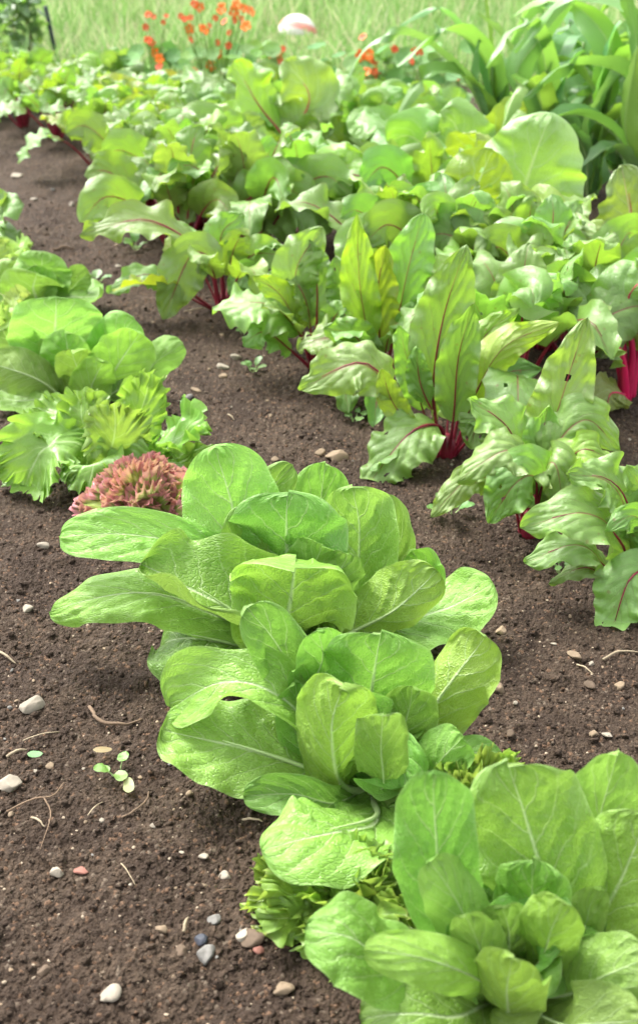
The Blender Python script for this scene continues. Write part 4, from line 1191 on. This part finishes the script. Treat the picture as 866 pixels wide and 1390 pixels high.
# loose crumbs: shared small lump shapes, merged
def ico():
    t = (1 + 5 ** .5) / 2
    V = np.array([(-1, t, 0), (1, t, 0), (-1, -t, 0), (1, -t, 0), (0, -1, t), (0, 1, t), (0, -1, -t), (0, 1, -t), (t, 0, -1), (t, 0, 1), (-t, 0, -1), (-t, 0, 1)], float)
    V /= np.linalg.norm(V[0])
    F = [(0, 11, 5), (0, 5, 1), (0, 1, 7), (0, 7, 10), (0, 10, 11), (1, 5, 9), (5, 11, 4), (11, 10, 2), (10, 7, 6), (7, 1, 8), (3, 9, 4), (3, 4, 2), (3, 2, 6), (3, 6, 8), (3, 8, 9), (4, 9, 5), (2, 4, 11), (6, 2, 10), (8, 6, 7), (9, 8, 1)]
    return V, F
def subdiv(V, F):
    V = [tuple(v) for v in V]; c = {}; out = []
    def md(a, b):
        k = (min(a, b), max(a, b))
        if k not in c:
            m = (np.array(V[a]) + np.array(V[b])); m /= np.linalg.norm(m); c[k] = len(V); V.append(tuple(m))
        return c[k]
    for a, b, d in F:
        x, y, z = md(a, b), md(b, d), md(d, a)
        out += [(a, x, z), (b, y, x), (d, z, y), (x, y, z)]
    return np.array(V), out
I0 = ico(); I1 = subdiv(*I0); I2 = subdiv(*I1); I3 = subdiv(*I2)
def lump(I, seed, rough=.35, flat=.75):
    V = np.array(I[0])
    r = np.random.default_rng(seed)
    d = np.zeros(len(V))
    for k in range(7):
        ax = r.normal(size=3); ax /= np.linalg.norm(ax)
        d += r.uniform(-1, 1) * np.sin(V @ ax * r.uniform(2, 5) + r.uniform(0, 6))
    V = V * (1 + rough * .28 * d)[:, None]
    for k in range(7):                                        # a few broken faces
        ax = r.normal(size=3); ax /= np.linalg.norm(ax)
        h = V @ ax; lim = r.uniform(.5, .8)
        V = V - np.maximum(h - lim, 0)[:, None] * ax * .85
    return V * np.array([r.uniform(.8, 1.25), r.uniform(.75, 1.1), flat])

def scatter_lumps(n, rmin, rmax, I, mat, name, label, cat, yr=(.8, 4.5), power=3, seed=3, flat=.8, rough=.4):
    r = np.random.default_rng(seed)
    variants = [lump(I, seed * 100 + k, rough, flat) for k in range(12)]
    F = np.array(I[1]); VV = []; FF = []; b = 0
    y = yr[0] * (yr[1] / yr[0]) ** r.random(n)
    x = r.uniform(-1, 1, n) * (.3 + .3 * y)
    rad = rmin + (rmax - rmin) * r.random(n) ** power
    z = soil_height(x, y)
    for i in range(n):
        a = r.uniform(0, 6.28); ca, sa = math.cos(a), math.sin(a)
        v = variants[i % 12] * rad[i]
        v = np.stack([v[:, 0] * ca - v[:, 1] * sa, v[:, 0] * sa + v[:, 1] * ca, v[:, 2]], 1) + np.array([x[i], y[i], z[i] + rad[i] * .05])
        VV.append(v); FF.append(F + b); b += len(v)
    o = mesh_obj(name, np.vstack(VV), np.vstack(FF), mat)
    return tag(o, label, cat, None, 'stuff')
scatter_lumps(20000, .0013, .0075, I1, M['clod'], 'soil_crumbs', 'loose dark brown crumbs covering the soil', 'soil', power=3.2, rough=.9)
scatter_lumps(1800, .0009, .0030, I1, M['grit'], 'grit', 'fine pale grit scattered over the soil', 'gravel', power=2.5, seed=5)

# ---- stones
STO = 'stones on the soil'
def put_on(px, py):
    g = ground_at(px, py)
    for _ in range(3):
        g = ground_at(px, py, float(soil_height(np.array(g[0]), np.array(g[1]))))
    return g
_sv = [0]
def stone(px, py, rpx, mat, label, group=STO, flat=.65, name='stone'):
    g = put_on(px, py)
    r = rpx * depth_of(g) / FPX
    _sv[0] += 1
    V = lump(I3 if rpx > 9 else I2, 900 + _sv[0], .42, flat) * r
    a = random.uniform(0, 6.28)
    V = np.stack([V[:, 0] * math.cos(a) - V[:, 1] * math.sin(a), V[:, 0] * math.sin(a) + V[:, 1] * math.cos(a), V[:, 2]], 1)
    g[2] += r * .22
    o = mesh_obj(name, V, np.array((I3 if rpx > 9 else I2)[1]), M[mat], None, loc=g)
    return tag(o, label, 'stone', group)
stone(45, 960, 17, 'stone_pale', 'largest pale stone lying left of the middle lettuce')
stone(14, 1066, 20, 'stone_pale', 'cream angular stone at the left edge')
stone(77, 1185, 11, 'stone_pale', 'round whitish stone beside the brick chip')
stone(110, 1184, 9, 'brick', 'small flat chip of red brick', flat=.35)
stone(60, 743, 8, 'stone_pale', 'pale stone on the soil left of the outermost romaine leaf')
stone(38, 828, 8, 'stone_pale', 'small pale stone below the left romaine leaf')
stone(16, 1107, 6, 'stone_tan', 'tan stone next to the branching twig')
stone(70, 1040, 7, 'stone_tan', 'tan stone above the cream angular stone')
stone(342, 1275, 19, 'stone_brown', 'brown flat stone in the cluster near the lettuce at the bottom')
stone(331, 1270, 11, 'stone_pale', 'white stone touching the brown flat stone')
stone(273, 1277, 10, 'stone_dark', 'dark blue-black stone near the bottom of the bed')
stone(289, 1249, 10, 'stone_grey', 'speckled grey stone above the dark one')
stone(280, 1298, 17, 'stone_grey', 'pale grey stone near the bottom')
stone(247, 1290, 10, 'stone_brown', 'dull brown stone left of the pale grey one')
stone(220, 1262, 8, 'stone_tan', 'tan stone left of the dark blue-black stone')
stone(305, 1190, 9, 'stone_pale', 'crumbly pale stone up the slope from the speckled one', flat=.5)
stone(276, 1163, 6, 'stone_pale', 'small white stone in the middle of the foreground soil')
stone(277, 1205, 7, 'stone_tan', 'tan stone beside a tiny white one')
stone(246, 1158, 5, 'stone_pale', 'tiny pale stone on the foreground soil')
stone(208, 1122, 5, 'stone_pale', 'round white pebble below the dry curled leaf')
stone(257, 1078, 7, 'stone_tan', 'oval tan stone close to the low lettuce leaf')
stone(387, 1268, 6, 'stone_pale', 'small white stone next to the nearest lettuce')
stone(352, 1290, 8, 'brick', 'reddish stone at the bottom edge of the stone cluster')
stone(385, 1345, 14, 'stone_tan', 'tan stone at the very bottom beside the nearest lettuce')
stone(150, 1350, 13, 'stone_pale', 'pale stone at the bottom of the picture on open soil')
stone(60, 1320, 10, 'stone_brown', 'brown stone at the bottom left corner')
stone(455, 622, 20, 'stone_tan', 'lumpy pale clod behind the romaine heads', flat=.45)
stone(436, 616, 9, 'stone_tan', 'small tan clod beside the lumpy pale one')
stone(374, 625, 8, 'stone_tan', 'tan flat clod behind the upright romaine leaf', flat=.4)
stone(303, 500, 8, 'stone_pale', 'oval pale stone on the path between the lettuces and beetroots')
stone(322, 487, 8, 'stone_pale', 'whitish stone just under the beetroot leaves')
stone(302, 512, 7, 'stone_tan', 'tan stone in front of the oval pale one')
stone(267, 531, 7, 'stone_tan', 'tan stone in the middle of the path')
stone(257, 540, 6, 'stone_grey', 'bluish grey stone in the middle of the path')
stone(24, 240, 9, 'stone_pale', 'flat white stone far up the path', flat=.35)
stone(98, 278, 6, 'stone_pale', 'small pale stone on the far soil beside the beetroots')
stone(46, 272, 5, 'stone_pale', 'small pale stone on the far soil near the left edge')
stone(330, 615, 8, 'stone_tan', 'tan stone at the back of the tallest romaine leaf')
stone(672, 935, 15, 'stone_tan', 'long tan clod right of the middle romaine lettuce', flat=.5)
stone(628, 982, 11, 'stone_tan', 'pale tan clod close to the middle romaine leaves')
stone(608, 990, 7, 'stone_tan', 'small tan clod left of the pale one by the middle lettuce')
stone(680, 858, 10, 'stone_tan', 'tan stone right of the flat outer romaine leaf')
stone(780, 892, 9, 'stone_tan', 'upright tan stone on the right-hand soil')
stone(802, 902, 6, 'stone_pale', 'pale small stone beside the straw on the right')
stone(840, 932, 8, 'stone_tan', 'tan stone at the right under the drooping beetroot leaf')
stone(804, 998, 9, 'stone_tan', 'tan oval stone on the right-hand soil')
stone(824, 999, 7, 'stone_pale', 'pale stone just right of the tan oval one')
stone(800, 930, 8, 'stone_brown', 'brown stone in the right-hand soil')
stone(692, 996, 7, 'stone_brown', 'brown stone between the two front lettuces')
stone(845, 680, 8, 'stone_brown', 'brown stone under the right-hand beetroot')
stone(838, 655, 8, 'stone_pale', 'pale flat stone in the soil by the magenta-stalked chard', flat=.4)
stone(470, 535, 7, 'stone_pale', 'pale stone under the middle beetroot plant')
for k in range(95):
    px = random.uniform(0, 866); py = random.uniform(560, 1385)
    if k % 3 == 0: px, py = random.uniform(0, 400), random.uniform(880, 1385)
    if k % 5 == 0: px, py = random.uniform(560, 866), random.uniform(760, 1080)
    if k % 7 == 0:
        f = random.random(); px, py = 60 + 420 * f + random.uniform(-50, 50), 250 + 420 * f
    stone(px, py, random.uniform(1.8, 4.2), random.choice(['stone_pale', 'stone_tan', 'stone_tan', 'stone_brown', 'stone_grey']),
          'tiny pebble lying loose on the brown soil', 'tiny pebbles scattered over the soil', name='pebble')

# ---- straw, twigs, scraps
def stick(name, pts, rpx, mat, label, cat, group=None, branch=None, flat=False):
    W = [put_on(a, b) + np.array([0, 0, .004]) for a, b in pts]
    P, L = spline(W, 18)
    P[:, 2] += .004 * np.sin(np.linspace(0, 3.14, 18))
    r = rpx * (.75 if name == 'twig' else .6) * depth_of(W[0]) / FPX
    P = P + np.stack([vnoise(np.linspace(0, 6, 18), np.full(18, k * 3.1 + pts[0][0]), 5) - .5 for k in range(3)], 1) * r * (3.2 if name == 'twig' else .7)
    tv, tf = tube(P, r * np.interp(np.linspace(0, 1, 18), [0, .5, 1], [1, 1, .5]), 6)
    C = P[0].copy()
    V = tv - C
    if branch:
        W2 = [P[9]] + [put_on(a, b) + np.array([0, 0, .005]) for a, b in branch]
        P2, _ = spline(W2, 12)
        v2, f2 = tube(P2, np.linspace(r * .8, r * .3, 12), 6)
        tf = tf + [tuple(i + len(V) for i in f) for f in f2]; V = np.vstack([V, v2 - C])
    o = mesh_obj(name, V, tf, M[mat], None, loc=C)
    return tag(o, label, cat, group)
TW = 'straw and twigs on the soil'
stick('twig', [(118, 965), (140, 985), (165, 992), (192, 980)], 3.4, 'twig', 'thick bent brown root piece on the soil in the foreground', 'twig', TW)
stick('twig', [(10, 1104), (45, 1090), (72, 1086), (90, 1062)], 1.8, 'twig', 'thin forked twig near the cream stone', 'twig', TW, [(70, 1110), (56, 1156)])
stick('straw', [(44, 1112), (62, 1126)], 2.6, 'straw', 'short pale straw below the forked twig', 'straw', TW)
stick('straw', [(120, 1110), (140, 1092)], 1.8, 'straw', 'pale straw right of the forked twig', 'straw', TW)
stick('straw', [(0, 888), (22, 904)], 3, 'straw', 'white straw end at the left edge', 'straw', TW)
stick('straw', [(32, 1008), (82, 996)], 1.4, 'straw', 'long thin straw above the green leaf scrap', 'straw', TW)
stick('straw', [(10, 1030), (38, 1020)], 3.6, 'straw', 'broad pale stem scrap near the left edge', 'straw', TW)
stick('twig', [(166, 1112), (195, 1100), (202, 1078)], 2.0, 'twig', 'reddish thin twig below the seedling', 'twig', TW)
stick('twig', [(290, 1215), (320, 1212)], 1.2, 'twig', 'fine twig beside the nearest lettuce', 'twig', TW)
stick('straw', [(608, 932), (640, 925), (648, 932)], 3, 'straw', 'dry stem piece right of the middle lettuce', 'straw', TW)
stick('straw', [(330, 1116), (356, 1118)], 3, 'straw', 'pale straw under the round lettuce leaf', 'straw', TW)
stick('straw', [(782, 905), (804, 918)], 2, 'straw', 'pale straw tip among stones on the right', 'straw', TW)
stick('straw', [(818, 898), (838, 890), (866, 888)], 3, 'straw', 'curved pale straw by the drooping beetroot leaf', 'straw', TW)
stick('straw', [(805, 840), (830, 838)], 1.2, 'straw', 'fine straw under the right-hand beetroot', 'straw', TW)
stick('straw', [(668, 830), (686, 818)], 1.6, 'twig', 'short brown straw right of the big lettuce', 'straw', TW)
stick('straw', [(310, 565), (318, 572)], 2, 'straw', 'pale straw fragment on the path', 'straw', TW)
stick('twig', [(75, 340), (100, 338)], 2.2, 'twig', 'brown twig far up the path', 'twig', TW)
stick('straw', [(250, 425), (290, 420)], 1.4, 'straw', 'straw on the path beneath the hanging beetroot leaf', 'straw', TW)
stick('straw', [(165, 1175), (185, 1205)], 1.4, 'straw', 'thin straw on open soil in the foreground', 'straw', TW)
stick('straw', [(250, 1268), (256, 1248)], 4, 'straw', 'upright tan stem scrap beside the dark stone', 'straw', TW)

def scrap(px, py, L, W_, mat, label, name, az, color=None, curl=.3):
    g = put_on(px, py)
    root = thing(name, g, label, 'leaf')
    C = np.array(root.location); d = np.array([math.cos(az), math.sin(az), 0])
    lf = add_leaf(root, [C + d * L * .5 + np.array([0, 0, .008]), C + d * L + np.array([0, 0, .006 + curl * L])], W_, 'weed', res=.5, color=color, base_r=.0, cup=25, tb=0, stalk=False)
    lf.name = 'blade'
scrap(40, 1040, .022, .014, 'weed', 'small fresh green leaf scrap lying on the soil', 'fallen_leaf', .1, (1, 1.2, 1.5))
scrap(176, 1085, .03, .016, 'weed', 'dry curled beige leaf below the seedling', 'fallen_leaf', 1.7, (3.4, 1.6, 3.2))
scrap(128, 1032, .028, .014, 'weed', 'dry brown leaf scrap left of the seedling', 'fallen_leaf', .1, (2.4, .75, 1.2))

# ---- meadow grass behind the bed
def grass(n, xr, yr, hmin, hmax, wid, seed, name, label, cols_):
    r = np.random.default_rng(seed)
    y = yr[0] + (yr[1] - yr[0]) * r.random(n); x = r.uniform(-1, 1, n) * (xr[0] + (xr[1] - xr[0]) * (y - yr[0]) / (yr[1] - yr[0]))
    cl = fbm(x * 1.7, y * 1.7, seed, 3)
    keep = r.random(n) < np.clip(.75 + cl * 2.2, .12, 1)
    x, y, cl = x[keep], y[keep], cl[keep]; n = len(x)
    h = (hmin + (hmax - hmin) * r.random(n) ** 1.5) * (1 + cl * .9)
    h = np.where((np.abs(x + .145) < .24) & (y > 7.0) & (y < 8.5), h * .35, h)          # shorter where the ball lies
    az = r.uniform(0, 6.28, n); bend = h * r.uniform(.1, .65, n)
    fa = r.uniform(0, 6.28, n); w = wid * r.uniform(.6, 1.3, n)
    V = np.zeros((n, 7, 3)); uv = np.zeros((n, 7, 2)); sh = r.random(n)
    for k, (f, wf) in enumerate(((0, 1), (.4, .85), (.75, .55))):
        for s in (0, 1):
            V[:, 2 * k + s, 0] = x + np.cos(az) * bend * f * f + np.cos(fa) * w * wf * (s - .5)
            V[:, 2 * k + s, 1] = y + np.sin(az) * bend * f * f + np.sin(fa) * w * wf * (s - .5)
            V[:, 2 * k + s, 2] = h * f * (1 - .2 * f) - .03
            uv[:, 2 * k + s] = np.stack([sh, np.full(n, f)], 1)
    V[:, 6] = np.stack([x + np.cos(az) * bend, y + np.sin(az) * bend, h * .82 - .03], 1); uv[:, 6] = np.stack([sh, np.ones(n)], 1)
    b = np.arange(n)[:, None] * 7
    q1 = np.concatenate([b + np.array([0, 1, 3]), b + np.array([0, 3, 2]), b + np.array([2, 3, 5]), b + np.array([2, 5, 4]), b + np.array([4, 5, 6])])
    m, nt = new_mat(name + '_blades'); g_ = NT(nt)
    out = g_.n('ShaderNodeOutputMaterial'); u = g_.n('ShaderNodeUVMap'); u.uv_map = 'UVMap'
    sp = g_.n('ShaderNodeSeparateXYZ'); g_.l(u.outputs[0], sp.inputs[0])
    c = g_.ramp(sp.outputs[0], cols_)
    d = g_.n('ShaderNodeBsdfPrincipled', i_Roughness=.55); d.inputs['Specular IOR Level'].default_value = .35; g_.l(c, d.inputs['Base Color'])
    t = g_.n('ShaderNodeBsdfTranslucent'); g_.l(c, t.inputs['Color'])
    mx = g_.n('ShaderNodeMixShader'); mx.inputs[0].default_value = .4
    g_.l(d.outputs[0], mx.inputs[1]); g_.l(t.outputs[0], mx.inputs[2]); g_.l(mx.outputs[0], out.inputs[0])
    o = mesh_obj(name, V.reshape(-1, 3), q1, m, None, uv.reshape(-1, 2))
    return tag(o, label, 'grass', None, 'stuff')
grass(70000, (2.6, 6.5), (6.55, 15), .10, .34, .009, 21, 'meadow_grass', 'long green and straw-coloured meadow grass behind the bed',
      [(0, (.13, .28, .06)), (.4, (.22, .40, .10)), (.7, (.32, .48, .17)), (.88, (.44, .48, .25)), (1, (.58, .53, .36))])

grass(2600, (3.4, 6.5), (8.6, 15), .34, .56, .006, 33, 'seeding_grass', 'thin straw-coloured seeding grass stems above the meadow',
      [(0, (.40, .38, .20)), (.5, (.55, .50, .33)), (1, (.66, .60, .45))])

# ------------------------------------------------------------------ light
w = bpy.data.worlds.new('World'); SC.world = w; w.use_nodes = True
nt = w.node_tree; nt.nodes.clear(); g = NT(nt)
sky = g.n('ShaderNodeTexSky'); sky.sky_type = 'NISHITA'; sky.sun_disc = False
SUN_EL, SUN_AZ = R(56), R(-48)            # azimuth clockwise from +Y (away from the camera)
sky.sun_elevation = SUN_EL; sky.sun_rotation = SUN_AZ
sky.air_density = 1.0; sky.dust_density = 4.0; sky.ozone_density = 1.0
hs = g.n('ShaderNodeHueSaturation'); hs.inputs['Saturation'].default_value = .16; g.l(sky.outputs[0], hs.inputs['Color'])
bg = g.n('ShaderNodeBackground'); bg.inputs[1].default_value = .135; g.l(hs.outputs[0], bg.inputs[0])
ow = g.n('ShaderNodeOutputWorld'); g.l(bg.outputs[0], ow.inputs[0])
sl = bpy.data.lights.new('sun', 'SUN'); sl.energy = 1.4; sl.angle = R(22); sl.color = (1, .96, .90)
so = bpy.data.objects.new('sun', sl); COL.objects.link(so)
from mathutils import Vector
dirv = Vector((math.sin(SUN_AZ) * math.cos(SUN_EL), math.cos(SUN_AZ) * math.cos(SUN_EL), math.sin(SUN_EL)))
so.rotation_euler = (-dirv).to_track_quat('-Z', 'Y').to_euler()

SC.view_settings.view_transform = 'Standard'
SC.view_settings.look = 'None'
SC.view_settings.gamma = 1
SC.view_settings.exposure = 2.05
SC.render.engine = 'CYCLES'
SC.cycles.use_denoising = True
SC.cycles.max_bounces = 6
SC.cycles.diffuse_bounces = 3
SC.cycles.glossy_bounces = 2
SC.cycles.use_adaptive_sampling = True
SC.cycles.adaptive_threshold = .02
SC.cycles.transmission_bounces = 4
if __import__('os').environ.get('LEAFCHECK'):
    for c in CHECK: print(c)
